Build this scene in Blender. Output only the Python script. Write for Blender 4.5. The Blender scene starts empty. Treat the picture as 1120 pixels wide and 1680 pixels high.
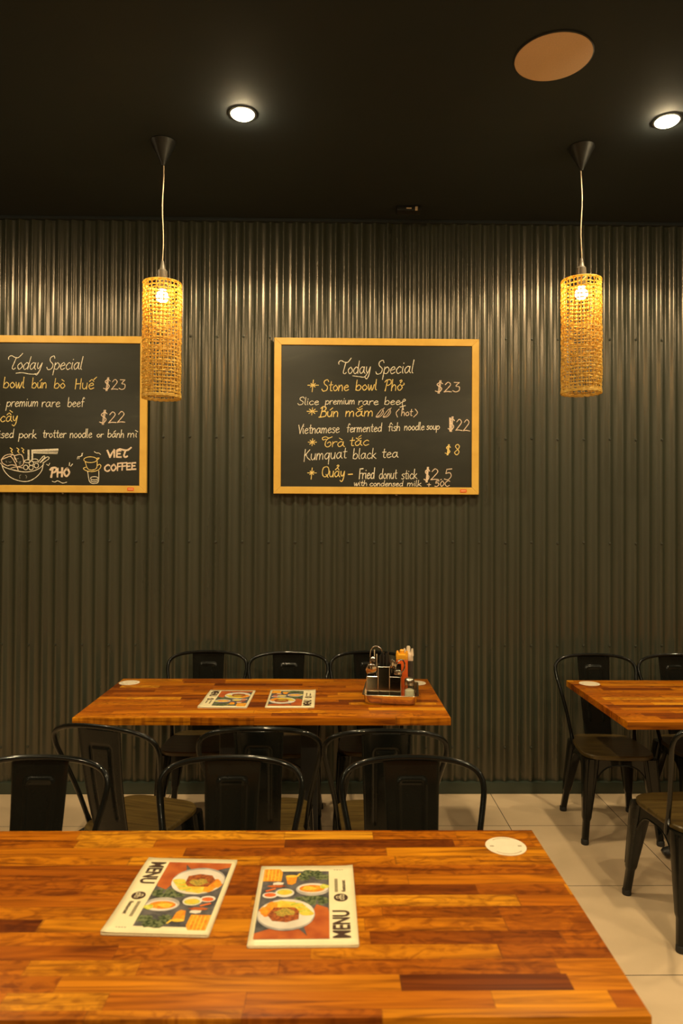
import bpy, bmesh, math, random
from mathutils import Vector, Matrix
random.seed(7)
S = bpy.context.scene
C = S.collection
PI = math.pi

# ------------------------------------------------------------------ camera
CAM_H = 1.59
yaw, pitch, roll = [math.radians(a) for a in (-0.85, 0.6, -0.27)]
F = Vector((-math.sin(yaw)*math.cos(pitch), math.cos(yaw)*math.cos(pitch), math.sin(pitch)))
R0 = Vector((math.cos(yaw), math.sin(yaw), 0)); U0 = R0.cross(F)
R = math.cos(roll)*R0 - math.sin(roll)*U0
U = math.sin(roll)*R0 + math.cos(roll)*U0
cd = bpy.data.cameras.new('camera'); cam = bpy.data.objects.new('camera', cd); C.objects.link(cam)
m = Matrix.Identity(4)
for i in range(3):
    m[i][0] = R[i]; m[i][1] = U[i]; m[i][2] = -F[i]
m[2][3] = CAM_H
cam.matrix_world = m
cd.sensor_fit = 'VERTICAL'; cd.sensor_height = 36; cd.lens = 1160/1680*36
cd.clip_start = 0.05
cd.dof.use_dof = True; cd.dof.focus_distance = 3.7; cd.dof.aperture_fstop = 4.0
S.camera = cam

# ------------------------------------------------------------------ world, exposure, lamp strengths
w = bpy.data.worlds.new('world'); S.world = w; w.use_nodes = True
w.node_tree.nodes['Background'].inputs[0].default_value = (0.9, 0.7, 0.45, 1)
w.node_tree.nodes['Background'].inputs[1].default_value = 0.02
vs = S.view_settings
vs.view_transform = 'Standard'; vs.look = 'None'; vs.gamma = 1; vs.exposure = 0.0; vs.use_curve_mapping = False
S.cycles.max_bounces = 10; S.cycles.glossy_bounces = 6; S.cycles.transmission_bounces = 8
LAMP_COL = (1.0, 0.77, 0.43)
SPOT_W = 78.0
DOME_STRENGTH = 340.0
BULB_STRENGTH = 120.0
CEIL_Z = 3.346
WALL_Y = 4.13

# ------------------------------------------------------------------ material helpers
def new_mat(name):
    mt = bpy.data.materials.new(name); mt.use_nodes = True
    nt = mt.node_tree
    return mt, nt, nt.nodes['Principled BSDF']
def N(nt, t, **kw):
    n = nt.nodes.new(t)
    for k, v in kw.items(): setattr(n, k, v)
    return n
def L(nt, a, b): nt.links.new(a, b)
def math_(nt, op, a, b=None, c=None):
    n = N(nt, 'ShaderNodeMath', operation=op)
    for i, v in enumerate((a, b, c)):
        if v is None: continue
        if isinstance(v, (int, float)): n.inputs[i].default_value = v
        else: L(nt, v, n.inputs[i])
    return n.outputs[0]
def ramp(nt, fac, stops, interp='LINEAR'):
    r = N(nt, 'ShaderNodeValToRGB'); r.color_ramp.interpolation = interp
    e = r.color_ramp.elements
    e[0].position, e[0].color = stops[0][0], (*stops[0][1], 1)
    e[1].position, e[1].color = stops[-1][0], (*stops[-1][1], 1)
    for p, c in stops[1:-1]:
        k = e.new(p); k.color = (*c, 1)
    L(nt, fac, r.inputs[0]); return r.outputs[0]
def mixc(nt, fac, a, b, mode='MIX'):
    n = N(nt, 'ShaderNodeMix', data_type='RGBA', blend_type=mode)
    for i, v in ((0, fac), (6, a), (7, b)):
        if isinstance(v, (int, float)): n.inputs[i].default_value = v
        elif isinstance(v, tuple): n.inputs[i].default_value = (*v, 1)
        else: L(nt, v, n.inputs[i])
    return n.outputs[2]
def simple(name, col, rough=0.5, metal=0.0, var=0.12, scale=30, bump=0.0, **kw):
    """plain material with a little procedural noise in colour and roughness"""
    mt, nt, b = new_mat(name)
    tc = N(nt, 'ShaderNodeTexCoord')
    no = N(nt, 'ShaderNodeTexNoise'); no.inputs['Scale'].default_value = scale; no.inputs['Detail'].default_value = 4
    L(nt, tc.outputs['Object'], no.inputs['Vector'])
    c = ramp(nt, no.outputs[0], [(0.3, tuple(x*(1-var) for x in col)), (0.7, tuple(min(1, x*(1+var)) for x in col))])
    L(nt, c, b.inputs['Base Color'])
    L(nt, math_(nt, 'MULTIPLY_ADD', no.outputs[0], rough*0.3, rough*0.85), b.inputs['Roughness'])
    b.inputs['Metallic'].default_value = metal
    if bump:
        bp = N(nt, 'ShaderNodeBump'); bp.inputs['Strength'].default_value = bump; bp.inputs['Distance'].default_value = 0.002
        L(nt, no.outputs[0], bp.inputs['Height']); L(nt, bp.outputs[0], b.inputs['Normal'])
    for k, v in kw.items(): b.inputs[k.replace('_', ' ')].default_value = v
    return mt
def emis(name, col, strength):
    mt, nt, b = new_mat(name)
    b.inputs['Base Color'].default_value = (*col, 1)
    b.inputs['Emission Color'].default_value = (*col, 1); b.inputs['Emission Strength'].default_value = strength
    return mt

def butcher_block(name, seed):
    mt, nt, b = new_mat(name)
    tc = N(nt, 'ShaderNodeTexCoord'); sp = N(nt, 'ShaderNodeSeparateXYZ'); L(nt, tc.outputs['Object'], sp.inputs[0])
    x, y, z = sp.outputs
    rowf = math_(nt, 'MULTIPLY_ADD', y, 1/0.046, 0.37)
    row = math_(nt, 'FLOOR', rowf)
    def wn(a, bb=None):
        n = N(nt, 'ShaderNodeTexWhiteNoise', noise_dimensions='2D')
        cb = N(nt, 'ShaderNodeCombineXYZ'); L(nt, a, cb.inputs[0])
        if bb is None: cb.inputs[1].default_value = seed
        elif isinstance(bb, (int, float)): cb.inputs[1].default_value = bb
        else: L(nt, bb, cb.inputs[1])
        L(nt, cb.outputs[0], n.inputs['Vector']); return n.outputs[0]
    r1 = wn(row); r2 = wn(row, seed+17.3)
    inv = math_(nt, 'MULTIPLY_ADD', r1, 1.9, 1.9)              # boards 0.26 .. 0.53 m long
    # uneven board lengths along the row
    wob = math_(nt, 'MULTIPLY', math_(nt, 'SINE', math_(nt, 'MULTIPLY_ADD', x, 6.1, math_(nt, 'MULTIPLY', r2, 30.0))), 0.32)
    colf = math_(nt, 'ADD', math_(nt, 'MULTIPLY_ADD', x, inv, math_(nt, 'MULTIPLY', r2, 7.0)), wob)
    col = math_(nt, 'FLOOR', colf)
    cell = wn(math_(nt, 'ADD', col, math_(nt, 'MULTIPLY', row, 13.0)), seed+3.1)
    cell2 = wn(math_(nt, 'ADD', col, math_(nt, 'MULTIPLY', row, 13.0)), seed+41.7)
    base = ramp(nt, cell, [(0.0, (0.13, 0.026, 0.001)), (0.07, (0.20, 0.045, 0.001)), (0.16, (0.31, 0.078, 0.002)), (0.5, (0.39, 0.110, 0.002)),
                           (0.8, (0.46, 0.150, 0.003)), (0.93, (0.54, 0.20, 0.005)), (1.0, (0.60, 0.26, 0.012))])
    # grain: stretched, shifted in each board
    mp = N(nt, 'ShaderNodeCombineXYZ')
    L(nt, math_(nt, 'MULTIPLY_ADD', x, 3.0, math_(nt, 'MULTIPLY', cell2, 50.0)), mp.inputs[0])
    L(nt, math_(nt, 'MULTIPLY', y, 42.0), mp.inputs[1]); L(nt, math_(nt, 'MULTIPLY', z, 42.0), mp.inputs[2])
    n1 = N(nt, 'ShaderNodeTexNoise'); n1.inputs['Scale'].default_value = 1.0; n1.inputs['Detail'].default_value = 6; n1.inputs['Distortion'].default_value = 1.6
    L(nt, mp.outputs[0], n1.inputs['Vector'])
    g = ramp(nt, n1.outputs[0], [(0.30, (0.40, 0.33, 0.3)), (0.5, (0.92, 0.90, 0.9)), (0.72, (1.25, 1.32, 1.4))])
    c = mixc(nt, 1.0, base, g, 'MULTIPLY')
    # curly figure across some boards
    mp2 = N(nt, 'ShaderNodeCombineXYZ')
    L(nt, math_(nt, 'MULTIPLY_ADD', x, 16.0, math_(nt, 'MULTIPLY', cell, 20.0)), mp2.inputs[0]); L(nt, math_(nt, 'MULTIPLY', y, 26.0), mp2.inputs[1])
    n2 = N(nt, 'ShaderNodeTexNoise'); n2.inputs['Scale'].default_value = 1.0; n2.inputs['Detail'].default_value = 3; n2.inputs['Distortion'].default_value = 2.2
    L(nt, mp2.outputs[0], n2.inputs['Vector'])
    g2 = ramp(nt, n2.outputs[0], [(0.36, (0.48, 0.38, 0.3)), (0.56, (1, 1, 1))])
    c = mixc(nt, math_(nt, 'MULTIPLY', math_(nt, 'GREATER_THAN', cell2, 0.45), 0.75), c, mixc(nt, 1.0, c, g2, 'MULTIPLY'))
    # fine joint lines
    fr = math_(nt, 'FRACT', rowf); e1 = math_(nt, 'LESS_THAN', fr, 0.022)
    fc = math_(nt, 'FRACT', colf); e2 = math_(nt, 'LESS_THAN', fc, 0.006)
    jl = math_(nt, 'MAXIMUM', e1, e2)
    c = mixc(nt, math_(nt, 'MULTIPLY', jl, 0.45), c, (0.10, 0.03, 0.006))
    L(nt, c, b.inputs['Base Color'])
    L(nt, math_(nt, 'MULTIPLY_ADD', n1.outputs[0], 0.15, 0.30), b.inputs['Roughness'])
    b.inputs['Specular IOR Level'].default_value = 0.12
    bp = N(nt, 'ShaderNodeBump'); bp.inputs['Strength'].default_value = 0.12; bp.inputs['Distance'].default_value = 0.001
    L(nt, math_(nt, 'SUBTRACT', n1.outputs[0], math_(nt, 'MULTIPLY', jl, 0.6)), bp.inputs['Height']); L(nt, bp.outputs[0], b.inputs['Normal'])
    return mt

def seat_wood():
    mt, nt, b = new_mat('dark_seat_wood')
    tc = N(nt, 'ShaderNodeTexCoord'); mp = N(nt, 'ShaderNodeMapping'); mp.inputs['Scale'].default_value = (4, 55, 30)
    L(nt, tc.outputs['Object'], mp.inputs[0])
    n1 = N(nt, 'ShaderNodeTexNoise'); n1.inputs['Scale'].default_value = 1; n1.inputs['Detail'].default_value = 5; n1.inputs['Distortion'].default_value = 1
    L(nt, mp.outputs[0], n1.inputs['Vector'])
    L(nt, ramp(nt, n1.outputs[0], [(0.3, (0.034, 0.021, 0.005)), (0.55, (0.072, 0.046, 0.011)), (0.75, (0.098, 0.064, 0.016))]), b.inputs['Base Color'])
    b.inputs['Roughness'].default_value = 0.38
    return mt

def tile_floor():
    mt, nt, b = new_mat('beige_floor_tile')
    tc = N(nt, 'ShaderNodeTexCoord'); sp = N(nt, 'ShaderNodeSeparateXYZ'); L(nt, tc.outputs['Object'], sp.inputs[0])
    fx = math_(nt, 'FRACT', math_(nt, 'MULTIPLY_ADD', sp.outputs[0], 1/0.617, -0.934/0.617+20))
    fy = math_(nt, 'FRACT', math_(nt, 'MULTIPLY_ADD', sp.outputs[1], 1/0.604, -3.683/0.604+20))
    ix = math_(nt, 'FLOOR', math_(nt, 'MULTIPLY_ADD', sp.outputs[0], 1/0.617, -0.934/0.617+20))
    iy = math_(nt, 'FLOOR', math_(nt, 'MULTIPLY_ADD', sp.outputs[1], 1/0.604, -3.683/0.604+20))
    gx = math_(nt, 'LESS_THAN', math_(nt, 'ABSOLUTE', math_(nt, 'SUBTRACT', math_(nt, 'FRACT', math_(nt, 'ADD', fx, 0.5)), 0.5)), 0.0032)
    gy = math_(nt, 'LESS_THAN', math_(nt, 'ABSOLUTE', math_(nt, 'SUBTRACT', math_(nt, 'FRACT', math_(nt, 'ADD', fy, 0.5)), 0.5)), 0.0032)
    gr = math_(nt, 'MAXIMUM', gx, gy)
    cb = N(nt, 'ShaderNodeCombineXYZ'); L(nt, ix, cb.inputs[0]); L(nt, iy, cb.inputs[1])
    wn = N(nt, 'ShaderNodeTexWhiteNoise', noise_dimensions='2D'); L(nt, cb.outputs[0], wn.inputs['Vector'])
    no = N(nt, 'ShaderNodeTexNoise'); no.inputs['Scale'].default_value = 3.0; no.inputs['Detail'].default_value = 8; no.inputs['Distortion'].default_value = 1.0
    L(nt, tc.outputs['Object'], no.inputs['Vector'])
    f = math_(nt, 'MULTIPLY_ADD', wn.outputs[0], 0.12, math_(nt, 'MULTIPLY', no.outputs[0], 0.9))
    c = ramp(nt, f, [(0.25, (0.58, 0.44, 0.28)), (0.75, (0.70, 0.53, 0.35))])
    c = mixc(nt, gr, c, (0.06, 0.045, 0.03))
    L(nt, c, b.inputs['Base Color'])
    L(nt, math_(nt, 'MULTIPLY_ADD', gr, 0.4, 0.38), b.inputs['Roughness'])
    return mt

def wall_metal():
    mt, nt, b = new_mat('dark_green_corrugated_steel')
    tc = N(nt, 'ShaderNodeTexCoord')
    mp = N(nt, 'ShaderNodeMapping'); mp.inputs['Scale'].default_value = (6, 6, 0.7); L(nt, tc.outputs['Object'], mp.inputs[0])
    no = N(nt, 'ShaderNodeTexNoise'); no.inputs['Scale'].default_value = 1.5; no.inputs['Detail'].default_value = 6
    L(nt, mp.outputs[0], no.inputs['Vector'])
    L(nt, ramp(nt, no.outputs[0], [(0.3, (0.021, 0.028, 0.019)), (0.7, (0.028, 0.036, 0.025))]), b.inputs['Base Color'])
    L(nt, math_(nt, 'MULTIPLY_ADD', no.outputs[0], 0.08, 0.245), b.inputs['Roughness'])
    b.inputs['Specular IOR Level'].default_value = 1.0; b.inputs['Specular Tint'].default_value = (1.0, 0.82, 0.68, 1); b.inputs['Coat Weight'].default_value = 0.4; b.inputs['Coat Roughness'].default_value = 0.5; b.inputs['Coat Tint'].default_value = (1, 0.95, 0.88, 1)
    return mt

def board_black():
    mt, nt, b = new_mat('chalkboard_black')
    tc = N(nt, 'ShaderNodeTexCoord')
    no = N(nt, 'ShaderNodeTexNoise'); no.inputs['Scale'].default_value = 4; no.inputs['Detail'].default_value = 6; no.inputs['Distortion'].default_value = 1.5
    mp = N(nt, 'ShaderNodeMapping'); mp.inputs['Scale'].default_value = (0.7, 1, 2.2); L(nt, tc.outputs['Object'], mp.inputs[0])
    L(nt, mp.outputs[0], no.inputs['Vector'])
    L(nt, ramp(nt, no.outputs[0], [(0.35, (0.013, 0.0135, 0.008)), (0.65, (0.019, 0.019, 0.012)), (0.82, (0.034, 0.034, 0.025))]), b.inputs['Base Color'])
    b.inputs['Roughness'].default_value = 0.36; b.inputs['Specular IOR Level'].default_value = 0.55
    return mt

def woven_mat():
    mt, nt, b = new_mat('golden_woven_seagrass')
    tc = N(nt, 'ShaderNodeTexCoord')
    no = N(nt, 'ShaderNodeTexNoise'); no.inputs['Scale'].default_value = 60; no.inputs['Detail'].default_value = 4
    L(nt, tc.outputs['Object'], no.inputs['Vector'])
    c = ramp(nt, no.outputs[0], [(0.3, (0.66, 0.42, 0.07)), (0.5, (0.80, 0.57, 0.13)), (0.72, (0.88, 0.70, 0.24))])
    L(nt, c, b.inputs['Base Color']); b.inputs['Roughness'].default_value = 0.6
    tr = N(nt, 'ShaderNodeBsdfTranslucent'); L(nt, c, tr.inputs[0])
    mx = N(nt, 'ShaderNodeMixShader'); mx.inputs[0].default_value = 0.5
    out = nt.nodes['Material Output']
    L(nt, b.outputs[0], mx.inputs[1]); L(nt, tr.outputs[0], mx.inputs[2]); L(nt, mx.outputs[0], out.inputs[0])
    return mt

def frame_wood():
    mt, nt, b = new_mat('pale_pine_frame')
    tc = N(nt, 'ShaderNodeTexCoord'); mp = N(nt, 'ShaderNodeMapping'); mp.inputs['Scale'].default_value = (9, 40, 9)
    L(nt, tc.outputs['Object'], mp.inputs[0])
    no = N(nt, 'ShaderNodeTexNoise'); no.inputs['Scale'].default_value = 1.4; no.inputs['Detail'].default_value = 5
    L(nt, mp.outputs[0], no.inputs['Vector'])
    L(nt, ramp(nt, no.outputs[0], [(0.3, (0.62, 0.36, 0.055)), (0.7, (0.70, 0.43, 0.075))]), b.inputs['Base Color'])
    b.inputs['Roughness'].default_value = 0.45
    return mt

def glass(name, col=(1, 1, 1), rough=0.02):
    mt, nt, b = new_mat(name)
    b.inputs['Base Color'].default_value = (*col, 1); b.inputs['Roughness'].default_value = rough; b.inputs['Specular IOR Level'].default_value = 0.8
    tr = N(nt, 'ShaderNodeBsdfTransparent'); tr.inputs[0].default_value = (0.93, 0.94, 0.90, 1)
    lw = N(nt, 'ShaderNodeLayerWeight'); lw.inputs['Blend'].default_value = 0.25
    fr = N(nt, 'ShaderNodeMath', operation='MULTIPLY_ADD'); L(nt, lw.outputs['Facing'], fr.inputs[0]); fr.inputs[1].default_value = 0.35; fr.inputs[2].default_value = 0.03
    gl = N(nt, 'ShaderNodeBsdfGlossy'); gl.inputs['Roughness'].default_value = rough
    mx = N(nt, 'ShaderNodeMixShader'); L(nt, fr.outputs[0], mx.inputs[0]); L(nt, tr.outputs[0], mx.inputs[1]); L(nt, gl.outputs[0], mx.inputs[2])
    L(nt, mx.outputs[0], nt.nodes['Material Output'].inputs[0])
    return mt

def picture_mat(name, c1, c2, scale):
    mt, nt, b = new_mat(name)
    tc = N(nt, 'ShaderNodeTexCoord'); no = N(nt, 'ShaderNodeTexNoise'); no.inputs['Scale'].default_value = scale; no.inputs['Detail'].default_value = 3
    L(nt, tc.outputs['Object'], no.inputs['Vector'])
    L(nt, ramp(nt, no.outputs[0], [(0.38, c1), (0.62, c2)]), b.inputs['Base Color']); b.inputs['Roughness'].default_value = 0.3
    return mt

M = dict(
    wall=wall_metal(), floor=tile_floor(), board=board_black(), weave=woven_mat(), pine=frame_wood(), seat=seat_wood(),
    ceiling=simple('matt_black_ceiling', (0.008, 0.0145, 0.019), 0.8, scale=3),
    plaster=simple('brown_plaster', (0.16, 0.105, 0.060), 0.8, scale=2),
    skirting=simple('dark_green_skirting', (0.032, 0.044, 0.032), 0.4, scale=5),
    black=simple('black_gloss_steel', (0.004, 0.0046, 0.004), 0.26, scale=12, Specular_IOR_Level=0.12, Coat_Weight=0.45, Coat_Roughness=0.05),
    blacksheet=simple('black_satin_steel', (0.005, 0.0058, 0.0048), 0.27, scale=12, Specular_IOR_Level=0.14, Coat_Weight=0.25, Coat_Roughness=0.12),
    rubber=simple('black_rubber', (0.012, 0.012, 0.012), 0.6),
    iron=simple('black_cast_iron', (0.010, 0.010, 0.010), 0.5, scale=60, bump=0.2),
    screw=simple('painted_screw', (0.028, 0.03, 0.02), 0.4),
    steel=simple('stainless_steel', (0.62, 0.58, 0.52), 0.16, 1.0, 0.06),
    steel_dark=simple('brushed_stainless', (0.36, 0.36, 0.33), 0.12, 1.0, 0.06),
    tray=simple('tray_steel', (0.72, 0.60, 0.42), 0.20, 1.0, 0.06),
    cord=simple('beige_cord', (0.50, 0.38, 0.26), 0.6),
    socket=simple('grey_lamp_socket', (0.10, 0.085, 0.065), 0.45),
    canopy=simple('black_canopy', (0.009, 0.010, 0.009), 0.4),
    speaker=simple('pale_speaker_grille', (0.62, 0.42, 0.26), 0.6, scale=200, var=0.05),
    rim=simple('black_rim', (0.012, 0.012, 0.012), 0.5),
    chalk_w=simple('white_chalk', (0.72, 0.66, 0.54), 0.9, var=0.25, scale=120),
    chalk_y=simple('yellow_chalk', (0.74, 0.56, 0.20), 0.9, var=0.25, scale=120),
    chalk_p=simple('pink_chalk', (0.68, 0.54, 0.42), 0.9, var=0.25, scale=120),
    chalk_g=simple('smudged_grey_chalk', (0.30, 0.29, 0.25), 0.9, var=0.25, scale=120),
    red_label=simple('orange_red_label', (0.75, 0.10, 0.012), 0.4),
    label_pale=simple('pale_label_print', (0.80, 0.45, 0.20), 0.5),
    paper=simple('cream_paper', (0.80, 0.70, 0.44), 0.32, var=0.05, scale=20),
    pages=simple('cream_page_edges', (0.68, 0.58, 0.38), 0.6, var=0.1, scale=200),
    ink=simple('brown_black_ink', (0.05, 0.022, 0.012), 0.4),
    ink_grey=simple('faded_ink', (0.30, 0.25, 0.15), 0.4),
    sticker=simple('white_sticker', (0.74, 0.64, 0.48), 0.4, var=0.03),
    red_sauce=simple('red_chilli_sauce', (0.62, 0.10, 0.015), 0.25, Subsurface_Weight=0.0),
    dark_sauce=simple('dark_hoisin_sauce', (0.045, 0.040, 0.034), 0.25),
    cap_yellow=simple('yellow_bottle_cap', (0.80, 0.36, 0.02), 0.35),
    cap_white=simple('white_bottle_cap', (0.68, 0.56, 0.42), 0.4),
    salt=simple('white_salt', (0.80, 0.76, 0.64), 0.8, scale=300),
    glass=glass('clear_glass'),
    chop=simple('black_chopsticks', (0.02, 0.02, 0.018), 0.3),
    bulb=emis('warm_bulb', (1.0, 0.66, 0.25), BULB_STRENGTH),
    dome=emis('downlight_lens', LAMP_COL, DOME_STRENGTH),
    pale=simple('pale_plastic', (0.62, 0.50, 0.34), 0.5),
    p_dark=picture_mat('print_slate', (0.045, 0.045, 0.05), (0.13, 0.12, 0.12), 40),
    p_mat=picture_mat('print_orange_mat', (0.36, 0.065, 0.012), (0.50, 0.12, 0.02), 25),
    p_leaf=picture_mat('print_leaves', (0.02, 0.04, 0.012), (0.17, 0.20, 0.09), 140),
    p_plate=picture_mat('print_white_plate', (0.62, 0.55, 0.45), (0.74, 0.68, 0.58), 12),
    p_meat=picture_mat('print_grilled_meat', (0.16, 0.03, 0.008), (0.45, 0.12, 0.02), 150),
    p_orange=picture_mat('print_orange', (0.70, 0.20, 0.012), (0.85, 0.36, 0.02), 90),
    p_yellow=picture_mat('print_yellow', (0.72, 0.42, 0.03), (0.80, 0.58, 0.07), 70),
    p_green=picture_mat('print_cucumber', (0.45, 0.46, 0.03), (0.66, 0.64, 0.12), 120),
    p_red=picture_mat('print_red_sauce', (0.62, 0.09, 0.02), (0.72, 0.18, 0.03), 60),
    p_bowl=picture_mat('print_grey_bowl', (0.28, 0.25, 0.23), (0.50, 0.45, 0.40), 25),
    p_garnish=picture_mat('print_garnish', (0.22, 0.20, 0.03), (0.55, 0.34, 0.05), 260),
)

# ------------------------------------------------------------------ object helpers
def link(o, parent=None):
    C.objects.link(o)
    if parent is not None: o.parent = parent
    return o
def tag(o, label=None, cat=None, group=None, kind=None):
    if label: o['label'] = label
    if cat: o['category'] = cat
    if group: o['group'] = group
    if kind: o['kind'] = kind
    return o
def empty(name, loc, rotz=0.0):
    o = bpy.data.objects.new(name, None); o.empty_display_size = 0.1
    o.location = loc; o.rotation_euler = (0, 0, rotz); return link(o)
def mesh(name, bm, mats, parent=None, smooth=True, angle=35, fix=True):
    me = bpy.data.meshes.new(name)
    if fix: bmesh.ops.recalc_face_normals(bm, faces=bm.faces[:])
    bm.to_mesh(me); bm.free()
    for mt in (mats if isinstance(mats, (list, tuple)) else [mats]): me.materials.append(mt)
    if smooth:
        for p in me.polygons: p.use_smooth = True
        try: me.set_sharp_from_angle(angle=math.radians(angle))
        except Exception: pass
    return link(bpy.data.objects.new(name, me), parent)
def dup(o, parent=None):
    c = o.copy(); C.objects.link(c)
    if parent is not None: c.parent = parent
    for ch in [x for x in o.children if x.name in C.objects]:
        dup(ch, c)
    return c
def BM(): return bmesh.new()
def box(bm, x0, x1, y0, y1, z0, z1, bev=0.0, mi=0):
    vs_ = [bm.verts.new(p) for p in ((x0, y0, z0), (x1, y0, z0), (x1, y1, z0), (x0, y1, z0), (x0, y0, z1), (x1, y0, z1), (x1, y1, z1), (x0, y1, z1))]
    fs = [bm.faces.new([vs_[i] for i in q]) for q in ((3, 2, 1, 0), (4, 5, 6, 7), (0, 1, 5, 4), (1, 2, 6, 5), (2, 3, 7, 6), (3, 0, 4, 7))]
    for f in fs: f.material_index = mi
    if bev:
        es = list({e for f in fs for e in f.edges})
        r = bmesh.ops.bevel(bm, geom=es, offset=bev, segments=2, affect='EDGES', profile=0.6)
        for f in r['faces']: f.material_index = mi
def loft(bm, rings, cap=True, closed=True, mi=0):
    """rings: lists of points of equal length"""
    rv = [[bm.verts.new(p) for p in r] for r in rings]
    n = len(rv[0])
    for a, b in zip(rv[:-1], rv[1:]):
        for i in range(n if closed else n-1):
            f = bm.faces.new((a[i], a[(i+1) % n], b[(i+1) % n], b[i])); f.material_index = mi
    if cap:
        f = bm.faces.new(rv[0][::-1]); f.material_index = mi
        f = bm.faces.new(rv[-1]); f.material_index = mi
    return rv
def tube(bm, pts, r, sides=10, closed=False, mi=0, flat=1.0):
    pts = [Vector(p) for p in pts]; n = len(pts)
    tan = []
    for i in range(n):
        a = pts[(i-1) % n] if closed or i > 0 else pts[0]
        b = pts[(i+1) % n] if closed or i < n-1 else pts[-1]
        tan.append((b-a).normalized())
    ref = Vector((0, 0, 1)) if abs(tan[0].z) < 0.9 else Vector((1, 0, 0))
    u = tan[0].cross(ref).normalized()
    rings = []
    for i in range(n):
        u = (u - tan[i]*u.dot(tan[i])).normalized(); v = tan[i].cross(u)
        rr = r[i] if isinstance(r, (list, tuple)) else r
        rings.append([bm.verts.new(pts[i] + (u*math.cos(2*PI*k/sides) + v*math.sin(2*PI*k/sides)*flat)*rr) for k in range(sides)])
    for i in range(n if closed else n-1):
        a, b = rings[i], rings[(i+1) % n]
        for k in range(sides):
            f = bm.faces.new((a[k], a[(k+1) % sides], b[(k+1) % sides], b[k])); f.material_index = mi
    if not closed:
        bm.faces.new(rings[0][::-1]).material_index = mi; bm.faces.new(rings[-1]).material_index = mi
def lathe(bm, prof, sides=32, c=(0, 0), mi=0, cap=True):
    rings = [[(c[0]+r*math.cos(2*PI*k/sides), c[1]+r*math.sin(2*PI*k/sides), z) for k in range(sides)] for r, z in prof]
    loft(bm, rings, cap=cap, mi=mi)
def catmull(P, n=8, closed=False):
    P = [Vector(p) for p in P]; out = []
    m_ = len(P)
    for i in range(m_ if closed else m_-1):
        g = (lambda k: P[k % m_]) if closed else (lambda k: P[min(max(k, 0), m_-1)])
        p0, p1, p2, p3 = g(i-1), g(i), g(i+1), g(i+2)
        for k in range(n):
            t = k/n
            out.append(0.5*((2*p1) + (p2-p0)*t + (2*p0-5*p1+4*p2-p3)*t*t + (3*p1-p0-3*p2+p3)*t**3))
    if not closed: out.append(P[-1])
    return out
def rrect(hx, hy, r, n=6, cx=0, cy=0):
    o = []
    for (sx, sy, a0) in ((1, 1, 0), (-1, 1, PI/2), (-1, -1, PI), (1, -1, 1.5*PI)):
        for k in range(n+1):
            a = a0 + PI/2*k/n
            o.append((cx+sx*(hx-r)+r*math.cos(a), cy+sy*(hy-r)+r*math.sin(a)))
    return o
def struct(name, bm, mt, parent=None, **kw): return tag(mesh(name, bm, mt, parent, **kw), kind='structure')
def text_mesh(body, size, sx=1.0, bold=0.0):
    cu = bpy.data.curves.new('letters', 'FONT'); cu.body = body; cu.size = size; cu.align_x = 'LEFT'; cu.resolution_u = 3; cu.offset = bold
    to = bpy.data.objects.new('letters', cu); C.objects.link(to)
    bpy.context.view_layer.update()
    me = bpy.data.meshes.new_from_object(to.evaluated_get(bpy.context.evaluated_depsgraph_get()))
    bpy.data.objects.remove(to)
    for v in me.vertices: v.co.x *= sx
    return me

# ------------------------------------------------------------------ setting
X0, X1, YB = -4.2, 5.2, -3.6
bm = BM(); box(bm, X0, X1, YB, WALL_Y+0.05, -0.1, 0); struct('floor', bm, M['floor'], smooth=False)
bm = BM(); box(bm, X0, X1, YB, WALL_Y+0.05, CEIL_Z, CEIL_Z+0.1); struct('ceiling', bm, M['ceiling'], smooth=False)
PITCH = 0.07675; XS = -1.590
bm = BM(); prev = None
npp = 18; a = int((X0-XS)/PITCH)-1; bb = int((X1-XS)/PITCH)+1
for i in range((bb-a)*npp+1):
    ph = i/npp + a
    x = XS + ph*PITCH
    s = (0.5+0.5*math.cos(2*PI*ph))**1.7*2-1     # narrow rounded crests, wide flat pans
    y = WALL_Y - 0.0085*s
    cur = [bm.verts.new((x, y, z)) for z in (0.0, 1.1, 2.2, CEIL_Z)]
    if prev:
        for k in range(3): bm.faces.new((prev[k], cur[k], cur[k+1], prev[k+1]))
    prev = cur
wall = struct('wall_back', bm, M['wall'], angle=80, fix=False)
bm = BM(); box(bm, X0, X1, WALL_Y+0.02, WALL_Y+0.05, 0, CEIL_Z); struct('wall_back_lining', bm, M['skirting'], wall, smooth=False)
bm = BM(); box(bm, X0, X1, WALL_Y-0.022, WALL_Y+0.015, 0, 0.066, 0.003); struct('baseboard_back', bm, M['skirting'])
bm = BM(); box(bm, X0, X1, WALL_Y-0.020, WALL_Y+0.01, CEIL_Z-0.018, CEIL_Z, 0.002); struct('trim_1', bm, M['ceiling'])
bm = BM(); box(bm, X0-0.1, X0, YB, WALL_Y+0.05, 0, CEIL_Z); struct('wall_left', bm, M['plaster'], smooth=False)
bm = BM(); box(bm, X1, X1+0.1, YB, WALL_Y+0.05, 0, CEIL_Z); struct('wall_right', bm, M['plaster'], smooth=False)
bm = BM(); box(bm, X0, X1, YB-0.1, YB, 0, CEIL_Z); struct('wall_front', bm, M['plaster'], smooth=False)
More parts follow.
